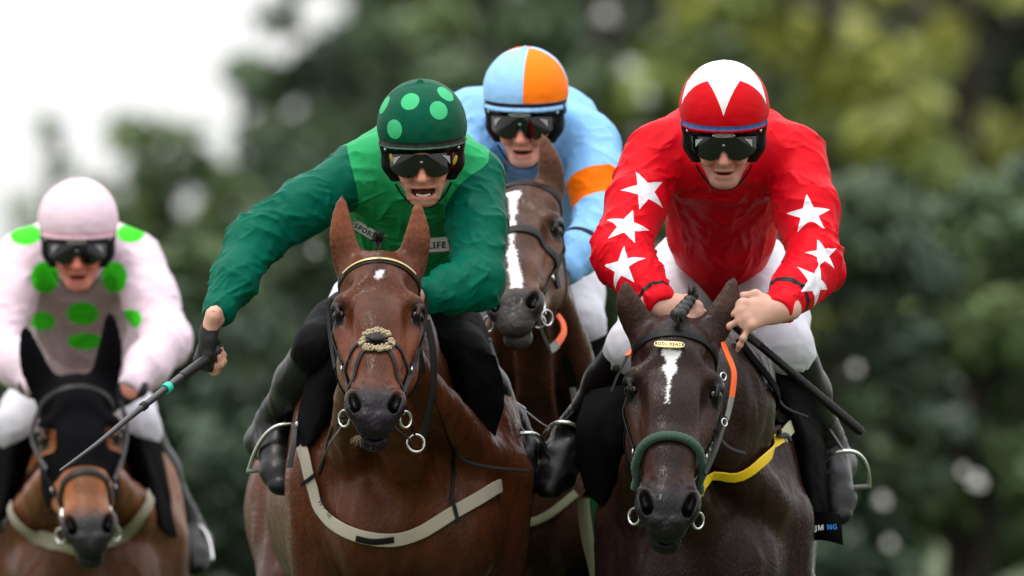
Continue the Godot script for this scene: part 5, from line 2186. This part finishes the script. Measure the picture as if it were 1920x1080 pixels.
	panel("number_cloth", sc, M.white_cloth, [[P(925, 745, -0.98), P(960, 750, -0.96), P(985, 765, -0.96)], [P(930, 800, -1.0), P(970, 810, -0.98), P(992, 830, -0.98)], [P(935, 850, -1.0), P(975, 860, -0.98), P(998, 880, -0.98)]], 6, 0.004, 0.006)
	var sd := thing("saddle", "small black race saddle with steel stirrups under the green jockey", "saddle", h.root.position, "race saddles")
	saddle_seat(sd, h)
	stirrup(sd, P(535, 795, -0.83), P(466, 884, -0.90), P(556, 872, -0.90), P(590, 700, -0.95), M.steel)
	stirrup(sd, P(985, 812, -0.80), P(942, 892, -0.88), P(1028, 888, -0.88), P(905, 720, -0.95), M.steel)
	for k in 2:
		var top: Vector2 = [Vector2(555, 790), Vector2(916, 820)][k]
		var low: Vector2 = [Vector2(543, 876), Vector2(933, 945)][k]
		from_geo("girth_strap", sd, M.tack_dark, free_strap([P(top.x, top.y, -0.70), P((top.x + low.x) * 0.5 + 2, (top.y + low.y) * 0.5, -0.60), P(low.x, low.y, -0.56)], Vector3(-0.3, 0, 1), 0.014, 0.004))
		var bk := Geo.new()
		bk.block(Transform3D(Basis(), P(top.x + 2, top.y + 6, -0.66)), Vector3(0.010, 0.016, 0.006), 0.4)
		from_geo("buckle", sd, M.steel, bk)


func saddle_seat(root: Node3D, h: Dictionary) -> void:
	var f: Vector3 = h.fwd
	var top: Vector3 = h.chest.lerp(h.rump, 0.32)
	var s := Field.new()
	var side := Vector3.UP.cross(f).normalized()
	var y := 0.0
	var at: Vector3 = h.whole.shot(top + Vector3(0, 0.9, 0), Vector3.DOWN, 0.01, 1.4)
	s.oval(at + f * 0.18 + Vector3(0, 0.03, 0), at - f * 0.22 + Vector3(0, 0.02, 0), side, Vector2(0.09, 0.025), Vector2(0.13, 0.03), 0.03)
	s.cap(at + f * 0.18, at + f * 0.2 + Vector3(0, 0.05, 0), 0.03, 0.025, 0.03)
	for q: float in [-1.0, 1.0]:
		s.oval(at + side * q * 0.10 + f * 0.1 - Vector3(0, 0.01, 0), at + side * q * 0.27 + f * 0.05 - Vector3(0, 0.22, 0), f, Vector2(0.14, 0.014), Vector2(0.11, 0.012), 0.02)
	from_field("seat", root, M.tack_dark, s, 0.012)


# round patches on a cap: (degrees round from the front, degrees above the brim)
func spots(at: Array, size: float, c: Color) -> Array:
	var out := []
	for a in at:
		var az := deg_to_rad(a.x)
		var el := deg_to_rad(a.y)
		var d := Vector3(sin(az) * cos(el), sin(el), cos(az) * cos(el))
		out.append({"name": "cap_spot", "color": c, "g": func(e: Vector3, _l: float, _p: Vector3) -> float: return ((e.normalized() - d).length() - size * 1.15) * 0.12})
	return out


func make_red_pair() -> void:
	var poll := P(1271, 590, 0.0)
	var h := make_horse("dark brown horse with a thin white blaze and padded green noseband, under the red jockey", {
		"poll": poll, "muzzle": Vector2(1250, 988), "length": 0.62, "across": Vector3(1, 0.02, -0.06),
		"ears": [Vector3(1172, 530, -0.05), Vector3(1376, 522, -0.08)], "ear_open": false,
		"chest": P(1318, 1015, -0.62), "rump": P(1325, 960, -2.1), "wide": 0.92, "bend": Vector3(0.10, 0.04, 0),
		"coat": Color(0.024, 0.0115, 0.0085), "dark": Color(0.0095, 0.009, 0.0105), "pale": Color(0.07, 0.034, 0.026),
		"mark": func(x: float, y: float) -> float:
			var c := -0.010 + (y - 0.1) * -0.03
			var w := lerpf(0.021, 0.009, soft(0.112, 0.138, y))
			w = lerpf(w, 0.017, soft(0.138, 0.152, y) * soft(0.175, 0.155, y))
			w = lerpf(w, 0.0025, soft(0.160, 0.200, y))
			return maxf(maxf(absf(x - c) - w, 0.106 - y), y - 0.255),
	})
	hair_tuft(h.root, "forelock", P(1272, 592, 0.03), Vector3(0, 0.1, 1), 0.9, 0.030, 120, M.hair, 8, 0.2)
	var knots := Geo.new()
	for i in 5:
		knots.ball(P(1272 + i * 7, 590 - i * 9, 0.03 - i * 0.035), Vector3(0.021, 0.019, 0.020) * (1.0 - 0.08 * i), Basis(), 10, 14)
	from_geo("plait", h.root, M.hair, knots)
	hair_tuft(h.root, "plait_end", P(1296, 556, -0.08), Vector3(0.1, 1, 0.1), 0.8, 0.028, 50, M.hair, 9, 0.0)
	var arm_stars := []
	for a in [[1210, 357, 46, 0.25], [1175, 425, 44, -0.35], [1166, 500, 46, 0.15], [1517, 402, 44, 0.1], [1542, 478, 34, 0.15], [1530, 530, 44, -0.5], [1128, 400, 34, 0.3]]:
		arm_stars.append({"name": "star", "mat": M.star_white, "star": Vector2(a[0], a[1]), "r": a[2] / SCALE, "rot": a[3], "lift": 0.0004})
	for i in 2:
		arm_stars.append({"name": "cuff_band", "mat": M.tack_dark, "arm": i, "seg": 1, "from": [0.188, 0.172][i], "to": [0.200, 0.184][i], "lift": 0.0008})
	var thumb_l := [Vector3(0.050, 0.046, -0.006), Vector3(0.052, 0.076, -0.022), Vector3(0.040, 0.098, -0.040)]
	var j := make_jockey("jockey in red silks with white stars and a red and white star cap", {
		"head": P(1358, 252, -0.30), "pitch": 0.34, "yaw": -0.03, "roll": 0.0, "mouth": 0.18, "stubble": 0.8, "skin": lin(0.74, 0.57, 0.50),
		"shoulder": [P(1222, 290, -0.50), P(1492, 290, -0.50)],
		"elbow": [P(1163, 478, -0.26), P(1528, 500, -0.26)],
		"wrist": [P(1238, 572, -0.10), P(1462, 580, -0.06)],
		"hip": [P(1290, 515, -1.08), P(1415, 515, -1.08)],
		"knee": [P(1185, 655, -0.68), P(1476, 650, -0.70)],
		"ankle": [P(1078, 818, -0.95), P(1548, 838, -0.95)],
		"toe": [P(1030, 915, -0.80), P(1572, 965, -0.80)],
		"silk": lin(0.77, 0.07, 0.12), "cap": lin(0.75, 0.06, 0.11), "cell": 0.0048, "puff": 0.0, "waist": 0.130,
		"fold": 1.15, "sleeve": [0.074, 0.068, 0.061, 0.039], "boot_top": [0.0, 0.06],
		"hands": [fist(P(1240, 573, -0.10), Vector3(1, -0.35, 0.1), Vector3(0, 1, 0.1), Vector3(-0.1, 0.4, 1)),
			{"t": hand_frame(P(1458, 582, -0.06), Vector3(-1, -0.14, 0.12), Vector3(0, 1, 0), Vector3(0.1, 0.25, 1)), "curl": [[0.9, 1.0, 0.5], [0.45, 0.5, 0.35], [0.40, 0.5, 0.3], [0.25, 0.45, 0.25]], "spread": 0.1, "yaws": [0.05, -0.08, -0.22, -0.95], "thumb": thumb_l}],
		"cuts": arm_stars,
		"cap_cuts": [
			{"name": "cap_band", "color": lin(0.22, 0.33, 0.52), "g": func(_d: Vector3, l: float, _p: Vector3) -> float: return absf(l - 0.010) - 0.0055},
			{"name": "cap_star", "color": Color(0.68, 0.67, 0.69), "g": func(d: Vector3, _l: float, _p: Vector3) -> float:
				var th := acos(clampf(d.normalized().y, -1.0, 1.0))
				var a := fposmod(atan2(d.x, d.z) + TAU / 10.0, TAU / 5.0) - TAU / 10.0
				var q := Vector2(th * sin(a), th * cos(a))
				var tip := Vector2(0, 1.40)
				var inner := Vector2(sin(TAU / 10.0), cos(TAU / 10.0)) * 0.66
				var e := (inner - tip).normalized()
				return (Vector2(absf(q.x), q.y) - tip).dot(Vector2(-e.y, e.x)) * 0.11},
		],
	})
	make_whip("thick padded black whip held low in the red jockey's bare hand", P(1372, 606, -0.14), P(1425, 648, -0.13), P(1618, 812, -0.10), 0.009, false, 0.0115)
	# letters down the thigh
	for k in 4:
		var at: Vector3 = aim(j.breeches, 1222 - k * 5, 452 + k * 16, 0.004)
		lettering(j.root, ["F", "B", "R", "S"][k], Transform3D(Basis(Vector3(0, 0, 1), -1.2), at), 0.017, M.navy)
	var b := make_bridle("black bridle with brass name plate and orange reins on the dark brown horse", h, {"brow": 0.060, "nose": "fleece", "bit": 0.505, "leather": M.tack_dark})
	var pl := Geo.new()
	var pc: Vector3 = aim(h.head, 1255, 646, 0.010)
	var pb: Basis = Basis(h.hf.basis.x.normalized(), -h.hf.basis.y.normalized(), h.hf.basis.z.normalized()).rotated(h.hf.basis.z.normalized(), 0.03)
	pl.block(Transform3D(pb, pc), Vector3(0.076, 0.019, 0.005), 0.25)
	from_geo("name_plate", b, M.plate, pl)
	lettering(b, "ROOL REACE", Transform3D(pb, pc + h.hf.basis.z.normalized() * 0.003), 0.0088, M.ink)
	from_geo("rein", b, M.orange, free_strap([P(1350, 630, -0.06), P(1364, 665, -0.04), P(1376, 700, -0.03), P(1372, 745, -0.02)], Vector3(0.8, 0, 0.6), 0.020, 0.006))
	from_geo("rein", b, M.grey_rubber, free_strap([P(1372, 745, -0.02), P(1366, 770, 0.0), P(1362, 785, 0.02)], Vector3(0.8, 0, 0.6), 0.019, 0.0065))
	from_geo("rein", b, M.tack_leather, free_strap([P(1362, 785, 0.02), P(1352, 815, 0.08), P(1340, 850, 0.14), P(1322, 890, 0.2)], Vector3(0.8, 0, 0.6), 0.014, 0.004))
	from_geo("rein", b, M.orange, free_strap([P(1204, 642, -0.08), P(1190, 652, -0.06), P(1176, 668, -0.03)], Vector3(-0.6, 0.3, 0.7), 0.016, 0.006))
	from_geo("rein", b, M.tack_leather, free_strap([P(1176, 668, -0.03), P(1160, 700, 0.0), P(1146, 735, 0.02)], Vector3(-0.8, 0, 0.6), 0.010, 0.004))
	var bk := Geo.new()
	bk.block(Transform3D(Basis(), P(1155, 690, 0.0)), Vector3(0.020, 0.018, 0.006), 0.4)
	from_geo("rein_stop", b, M.tack_leather, bk)
	from_geo("strap_end", b, M.tack_dark, free_strap([P(1340, 800, 0.08), P(1352, 825, 0.06), P(1372, 842, 0.05), P(1398, 850, 0.04)], Vector3(0.2, 0.7, 0.7), 0.011, 0.003))
	from_geo("strap_end", b, M.tack_dark, free_strap([P(1358, 700, -0.04), P(1354, 745, 0.0), P(1345, 800, 0.06), P(1336, 850, 0.11)], Vector3(0.7, 0, 0.7), 0.012, 0.003))
	for p: Vector2 in [Vector2(1356, 706), Vector2(1358, 792), Vector2(1334, 838)]:
		var r2 := Geo.new()
		r2.ring(P(p.x, p.y, 0.05), Vector3(0.7, 0.1, 0.7), 0.0095, 0.0024)
		from_geo("bridle_ring", b, M.steel, r2)
	var w := thing("breast_girth", "bright yellow breast girth slung across the dark brown chest", "breast girth", h.root.position, "breast girths")
	from_geo("webbing", w, M.girth_yellow, laid(h.body, front(h.body, [Vector2(1240, 925), Vector2(1310, 911), Vector2(1376, 890), Vector2(1432, 854), Vector2(1466, 816)]), 0.031, 0.005, 6, 0.010))
	from_geo("webbing_end", w, M.girth_tan, laid(h.body, front(h.body, [Vector2(1460, 826), Vector2(1472, 808), Vector2(1480, 788)]), 0.032, 0.005, 6, 0.012))
	from_geo("keeper", w, M.tack_dark, laid(h.body, front(h.body, [Vector2(1450, 808), Vector2(1460, 822), Vector2(1470, 832)]), 0.014, 0.006, 4, 0.016))
	from_geo("neck_strap", w, M.black_cloth, laid(h.body, front(h.body, [Vector2(1380, 640), Vector2(1420, 690), Vector2(1455, 745), Vector2(1478, 790)]), 0.026, 0.006, 5, 0.006))
	from_geo("neck_strap", w, M.tack_leather, free_strap([P(1450, 695, -0.55), P(1455, 730, -0.5), P(1470, 762, -0.48), P(1515, 782, -0.48)], Vector3(0.3, 0.5, 0.8), 0.007, 0.003))
	var sc := thing("saddle_cloth", "black saddle cloth with lettered tail and green lining on the dark brown horse", "saddle cloth", h.root.position, "saddle cloths")
	panel("cloth_flap", sc, M.black_cloth, [[P(1100, 735, -0.78), P(1150, 725, -0.60), P(1215, 720, -0.60)], [P(1082, 790, -0.72), P(1130, 790, -0.52), P(1200, 785, -0.52)], [P(1082, 860, -0.70), P(1125, 865, -0.50), P(1178, 850, -0.52)], [P(1100, 925, -0.70), P(1125, 945, -0.54), P(1150, 935, -0.56)]], 7, 0.006, 0.014)
	panel("cloth_flap", sc, M.black_cloth, [[P(1385, 640, -0.80), P(1440, 660, -0.72), P(1510, 690, -0.74)], [P(1430, 720, -0.72), P(1475, 740, -0.66), P(1530, 770, -0.74)], [P(1470, 790, -0.66), P(1505, 810, -0.62), P(1545, 850, -0.74)], [P(1490, 880, -0.66), P(1515, 900, -0.62), P(1548, 930, -0.74)], [P(1490, 1000, -0.70), P(1512, 1005, -0.68), P(1545, 1000, -0.76)]], 7, 0.006, 0.012)
	panel("cloth_tail", sc, M.black_cloth, [[P(1515, 960, -0.68), P(1545, 960, -0.66), P(1572, 965, -0.70)], [P(1510, 990, -0.68), P(1545, 993, -0.65), P(1578, 995, -0.70)], [P(1504, 1015, -0.70), P(1542, 1012, -0.67), P(1580, 1022, -0.72)]], 6, 0.005, 0.006)
	lettering(sc, "NJM", Transform3D(Basis(Vector3(0, 0, 1), 0.06), P(1531, 990, -0.640)), 0.013, M.white_cloth)
	lettering(sc, "NG", Transform3D(Basis(Vector3(0, 0, 1), 0.06), P(1560, 988, -0.650)), 0.013, M.print_blue)
	panel("green_lining", sc, M.green_cloth, [[P(1105, 905, -0.85), P(1122, 905, -0.80), P(1140, 905, -0.78)], [P(1108, 950, -0.85), P(1122, 952, -0.80), P(1140, 955, -0.78)], [P(1115, 1020, -0.85), P(1128, 1025, -0.80), P(1142, 1030, -0.78)]], 6, 0.005, 0.006)
	panel("green_lining", sc, M.green_cloth, [[P(1470, 1000, -0.78), P(1490, 1000, -0.74), P(1512, 990, -0.78)], [P(1475, 1030, -0.78), P(1490, 1032, -0.74), P(1508, 1020, -0.78)], [P(1480, 1060, -0.8), P(1490, 1058, -0.76), P(1500, 1045, -0.8)]], 5, 0.005, 0.006)
	panel("girth_fleece", sc, M.girth_tan, [[P(1085, 935, -0.95), P(1095, 935, -0.90), P(1108, 935, -0.88)], [P(1092, 1000, -0.93), P(1103, 1000, -0.88), P(1115, 1000, -0.86)], [P(1110, 1085, -0.90), P(1120, 1085, -0.86), P(1132, 1085, -0.84)]], 5, 0.010, 0.006)
	var sd := thing("saddle", "small black race saddle with wide steel stirrups under the red jockey", "saddle", h.root.position, "race saddles")
	saddle_seat(sd, h)
	stirrup(sd, P(1062, 792, -0.82), P(1008, 868, -0.90), P(1094, 880, -0.90), P(1150, 700, -0.95), M.steel)
	stirrup(sd, P(1582, 846, -0.80), P(1538, 918, -0.88), P(1630, 912, -0.88), P(1500, 720, -0.95), M.steel)


func make_blue_pair() -> void:
	var poll := P(972, 332, -1.65)
	var h := make_horse("brown horse with a long white blaze looking out between the green and red riders", {
		"poll": poll, "muzzle": Vector2(959, 588), "length": 0.58, "across": Vector3(1, -0.06, 0.34),
		"ears": [Vector3(905, 335, -0.08), Vector3(1017, 254, -0.02)], "ear_open": false,
		"chest": P(1010, 905, -2.35), "rump": P(985, 860, -3.8), "wide": 1.0, "cell": 0.0048,
		"coat": Color(0.060, 0.026, 0.015), "dark": Color(0.016, 0.014, 0.014), "pale": Color(0.14, 0.072, 0.048), "lip": Color(0.10, 0.095, 0.085),
		"mark": func(x: float, y: float) -> float:
			var w := lerpf(0.019, 0.0075, soft(0.09, 0.115, y)) + 0.004 * sin(y * 60.0) * soft(0.1, 0.2, y)
			w = lerpf(w, 0.015, soft(0.3, 0.42, y))
			var c := -0.010 + 0.02 * soft(0.3, 0.5, y)
			return maxf(maxf(absf(x - c) - w, 0.072 - y), y - 0.485),
	})
	hair_tuft(h.root, "forelock", P(945, 320, -1.62), Vector3(-0.5, 0.5, 0.4), 0.6, 0.05, 60, M.hair, 21, 0.3)
	var j := make_jockey("jockey in sky blue silks with orange armbands and a blue and orange quartered cap", {
		"head": P(986, 219, -1.98), "pitch": 0.28, "yaw": -0.14, "roll": -0.02, "mouth": 0.35, "skin": lin(0.80, 0.58, 0.50), "stubble": 0.2,
		"shoulder": [P(880, 222, -2.22), P(1108, 268, -2.12)],
		"elbow": [P(850, 400, -2.0), P(1132, 420, -1.95)],
		"wrist": [P(925, 505, -1.80), P(1052, 512, -1.78)],
		"hip": [P(935, 470, -2.65), P(1050, 465, -2.65)],
		"knee": [P(850, 600, -2.40), P(1088, 606, -2.36)],
		"ankle": [P(830, 790, -2.65), P(1125, 790, -2.65)],
		"toe": [P(830, 880, -2.5), P(1130, 885, -2.5)],
		"silk": lin(0.50, 0.70, 0.89), "cap": lin(0.56, 0.74, 0.91), "cell": 0.0062, "puff": 0.01,
		"boot_top": [0.0, -0.03],
		"hands": [fist(P(925, 505, -1.80), Vector3(1, -0.3, 0.3), Vector3(0, 1, 0.1), Vector3(-0.1, 0.3, 1)), fist(P(1052, 514, -1.78), Vector3(-0.8, -0.5, 0.35), Vector3(-0.3, 1, 0.1), Vector3(0.3, 0.2, 1))],
		"cuts": [{"name": "armband", "arm": 0, "color": lin(0.90, 0.42, 0.05), "from": 0.16, "to": 0.25}, {"name": "armband", "arm": 1, "color": lin(0.90, 0.42, 0.05), "from": 0.145, "to": 0.225}, {"name": "cuff_band", "mat": M.tack_dark, "arm": 1, "seg": 1, "from": 0.115, "to": 0.13}],
		"cap_cuts": [
			{"name": "cap_band", "color": lin(0.20, 0.16, 0.20), "g": func(_d: Vector3, l: float, _p: Vector3) -> float: return absf(l - 0.016) - 0.0055},
			{"name": "cap_quarter", "color": lin(0.96, 0.47, 0.10), "g": func(_d: Vector3, l: float, p: Vector3) -> float: return maxf(minf(maxf(0.010 - p.x, -0.02 - p.z), maxf(p.x - 0.010, p.z + 0.02)), 0.022 - l)},
		],
	})
	from_geo("under_cuff", j.root, M.glove, pipe([P(1072, 500, -1.83), P(1055, 510, -1.79)], 0.034, 0.032, 4, 16))
	var b := make_bridle("brown rubber-rein bridle with plain noseband on the blazed brown horse", h, {"brow": 0.030, "nose": "plain", "nose_y": 0.245, "bit": 0.50, "wide": 0.022})
	from_geo("rein", b, M.orange, free_strap([P(1040, 585, -1.68), P(1054, 605, -1.66), P(1056, 625, -1.64), P(1044, 645, -1.60)], Vector3(0.7, 0, 0.7), 0.022, 0.007))
	from_geo("rein", b, M.grey_rubber, free_strap([P(1044, 645, -1.60), P(1037, 652, -1.58), P(1030, 656, -1.56)], Vector3(0.6, 0.3, 0.7), 0.024, 0.008))
	from_geo("rein", b, M.tack_dark, free_strap([P(1030, 656, -1.56), P(1018, 630, -1.46), P(1008, 600, -1.36)], Vector3(0.7, 0, 0.7), 0.016, 0.004))
	var rg := Geo.new()
	rg.ring(P(1010, 603, -1.36), Vector3(0.2, 0.1, 1), 0.0165, 0.0032)
	from_geo("martingale_ring", b, M.steel, rg)
	var w := thing("breast_girth", "pale webbing strap low on the brown horse between the two leaders", "breast girth", h.root.position, "breast girths")
	from_geo("webbing", w, M.girth_tan, laid(h.body, front(h.body, [Vector2(960, 985), Vector2(1005, 975), Vector2(1040, 958), Vector2(1080, 925)]), 0.022, 0.005, 6, 0.004))
	from_geo("neck_strap", w, M.white_cloth, laid(h.body, front(h.body, [Vector2(1073, 720), Vector2(1078, 750), Vector2(1080, 800)]), 0.016, 0.004, 5, 0.004))
	from_geo("neck_strap", w, M.tack_leather, laid(h.body, front(h.body, [Vector2(1058, 665), Vector2(1068, 690), Vector2(1074, 722)]), 0.024, 0.005, 5, 0.004))
	var sd := thing("saddle", "small race saddle under the sky blue jockey", "saddle", h.root.position, "race saddles")
	saddle_seat(sd, h)
	panel("saddle_flap", sd, M.black_cloth, [[P(1060, 650, -2.30), P(1110, 640, -2.20), P(1150, 620, -2.3)], [P(1065, 720, -2.3), P(1110, 720, -2.2), P(1160, 700, -2.3)], [P(1070, 800, -2.3), P(1110, 800, -2.22), P(1150, 800, -2.3)]], 6, 0.006, 0.01)
	make_whip("thin whip with a twisted pale shaft behind the green jockey's boot", P(918, 640, -1.2), P(950, 748, -1.1), P(1040, 808, -1.0), 0.0055, false)


func make_pink_pair() -> void:
	var poll := P(141, 700, -3.9)
	var h := make_horse("light bay horse in a black ear hood, out of focus at the far left", {
		"poll": poll, "muzzle": Vector2(172, 1015), "length": 0.60, "across": Vector3(1, 0.04, -0.10),
		"ears": [Vector3(46, 614, -0.03), Vector3(206, 586, -0.03)], "ear_open": false,
		"chest": P(160, 1040, -4.6), "rump": P(165, 985, -6.0), "wide": 1.0, "cell": 0.0055,
		"coat": Color(0.19, 0.064, 0.023), "dark": Color(0.022, 0.02, 0.02), "pale": Color(0.32, 0.16, 0.09),
	})
	var inv: Transform3D = h.hf.affine_inverse()
	var hood := piece("ear_hood", h.root, M.hood)
	h.job.cuts.append({"node": hood, "finer": 1, "lift": 0.003, "g": func(p: Vector3, _n: Vector3) -> float:
		var l := inv * p
		var g := maxf(l.y - 0.335, -0.19 - l.z)
		for q: float in [-1.0, 1.0]:
			g = maxf(g, 0.040 - Vector2((l.y - 0.195) * 0.8, (l.z + 0.06)).length() if l.x * q > 0.05 else -0.1)
		return g})
	var dots := []
	for a in [[85, 520, 26, 30], [215, 520, 24, 30], [155, 588, 30, 22], [80, 602, 24, 18], [245, 598, 22, 18], [48, 440, 30, 20], [245, 437, 26, 18], [160, 640, 34, 16]]:
		dots.append({"name": "silk_spot", "color": lin(0.25, 0.80, 0.16), "spot": Vector2(a[0], a[1]), "r": Vector2(a[2], a[3]) / SCALE * 1.14, "finer": 1})
	var j := make_jockey("jockey in pale pink silks with lime green spots and a pink cap", {
		"head": P(147, 457, -4.25), "pitch": 0.27, "yaw": 0.0, "roll": 0.0, "mouth": 0.5, "skin": lin(0.80, 0.52, 0.44),
		"shoulder": [P(42, 485, -4.42), P(252, 485, -4.42)],
		"elbow": [P(-12, 640, -4.22), P(312, 640, -4.22)],
		"wrist": [P(72, 728, -4.05), P(240, 734, -4.02)],
		"hip": [P(92, 735, -4.9), P(205, 735, -4.9)],
		"knee": [P(35, 800, -4.58), P(255, 800, -4.60)],
		"ankle": [P(-30, 960, -4.9), P(345, 990, -4.85)],
		"toe": [P(-30, 1060, -4.7), P(366, 1062, -4.70)],
		"silk": lin(0.84, 0.755, 0.80), "cap": lin(0.87, 0.765, 0.815), "cell": 0.0075,
		"hands": [fist(P(74, 729, -4.05), Vector3(0.9, -0.35, 0.2), Vector3(0, 1, 0.1), Vector3(-0.1, 0.3, 1), 2), fist(P(238, 735, -4.02), Vector3(-0.9, -0.35, 0.2), Vector3(0, 1, 0.1), Vector3(0.1, 0.3, 1), 2)],
		"cuts": dots + [{"name": "sheer_front", "color": lin(0.68, 0.60, 0.63), "spot": Vector2(150, 600), "r": Vector2(88, 95) / SCALE * 1.14, "finer": 1}], "boot_top": [0.02, 0.04],
		"cap_cuts": [{"name": "cap_band", "color": lin(0.80, 0.55, 0.62), "g": func(_d: Vector3, l: float, _p: Vector3) -> float: return absf(l - 0.010) - 0.004}],
	})
	var b := make_bridle("worn bridle with a dropped noseband over the hooded horse's nose", h, {"brow": 0.055, "nose": "plain", "nose_y": 0.36, "nose_wide": 0.022, "bit": 0.49})
	from_geo("rein", b, M.tack_leather, free_strap([P(88, 880, -3.7), P(70, 850, -3.85), P(60, 810, -3.95), P(85, 740, -3.98)], Vector3(-0.6, 0.1, 0.8), 0.014, 0.004))
	from_geo("rein", b, M.tack_leather, free_strap([P(215, 900, -3.7), P(232, 850, -3.85), P(238, 800, -3.95), P(225, 750, -3.98)], Vector3(0.6, 0.1, 0.8), 0.014, 0.004))
	var w := thing("breast_girth", "cream breast girth across the light bay chest at the left edge", "breast girth", h.root.position, "breast girths")
	from_geo("webbing", w, M.girth_white, laid(h.body, front(h.body, [Vector2(26, 948), Vector2(45, 985), Vector2(85, 1010), Vector2(130, 1022), Vector2(180, 1020), Vector2(225, 1000), Vector2(258, 965), Vector2(275, 930)]), 0.046, 0.006, 6, 0.010))
	var sd := thing("saddle", "race saddle with dark flaps under the pale pink jockey", "saddle", h.root.position, "race saddles")
	saddle_seat(sd, h)
	panel("saddle_flap", sd, M.black_cloth, [[P(220, 800, -4.55), P(260, 820, -4.4), P(300, 830, -4.5)], [P(235, 860, -4.5), P(275, 890, -4.35), P(315, 920, -4.5)], [P(265, 930, -4.5), P(295, 980, -4.4), P(330, 1010, -4.5)]], 6, 0.006, 0.01)
	panel("saddle_flap", sd, M.black_cloth, [[P(-10, 850, -4.5), P(30, 830, -4.4), P(70, 810, -4.5)], [P(-20, 920, -4.5), P(20, 900, -4.4), P(50, 880, -4.5)], [P(-30, 1000, -4.5), P(0, 980, -4.4), P(25, 950, -4.5)]], 6, 0.006, 0.01)
	stirrup(sd, P(355, 985, -4.80), P(325, 1060, -4.7), P(398, 1050, -4.72), P(300, 830, -4.9), M.steel)
	stirrup(sd, P(-40, 985, -4.80), P(-80, 1060, -4.7), P(-10, 1060, -4.72), P(20, 830, -4.9), M.steel)
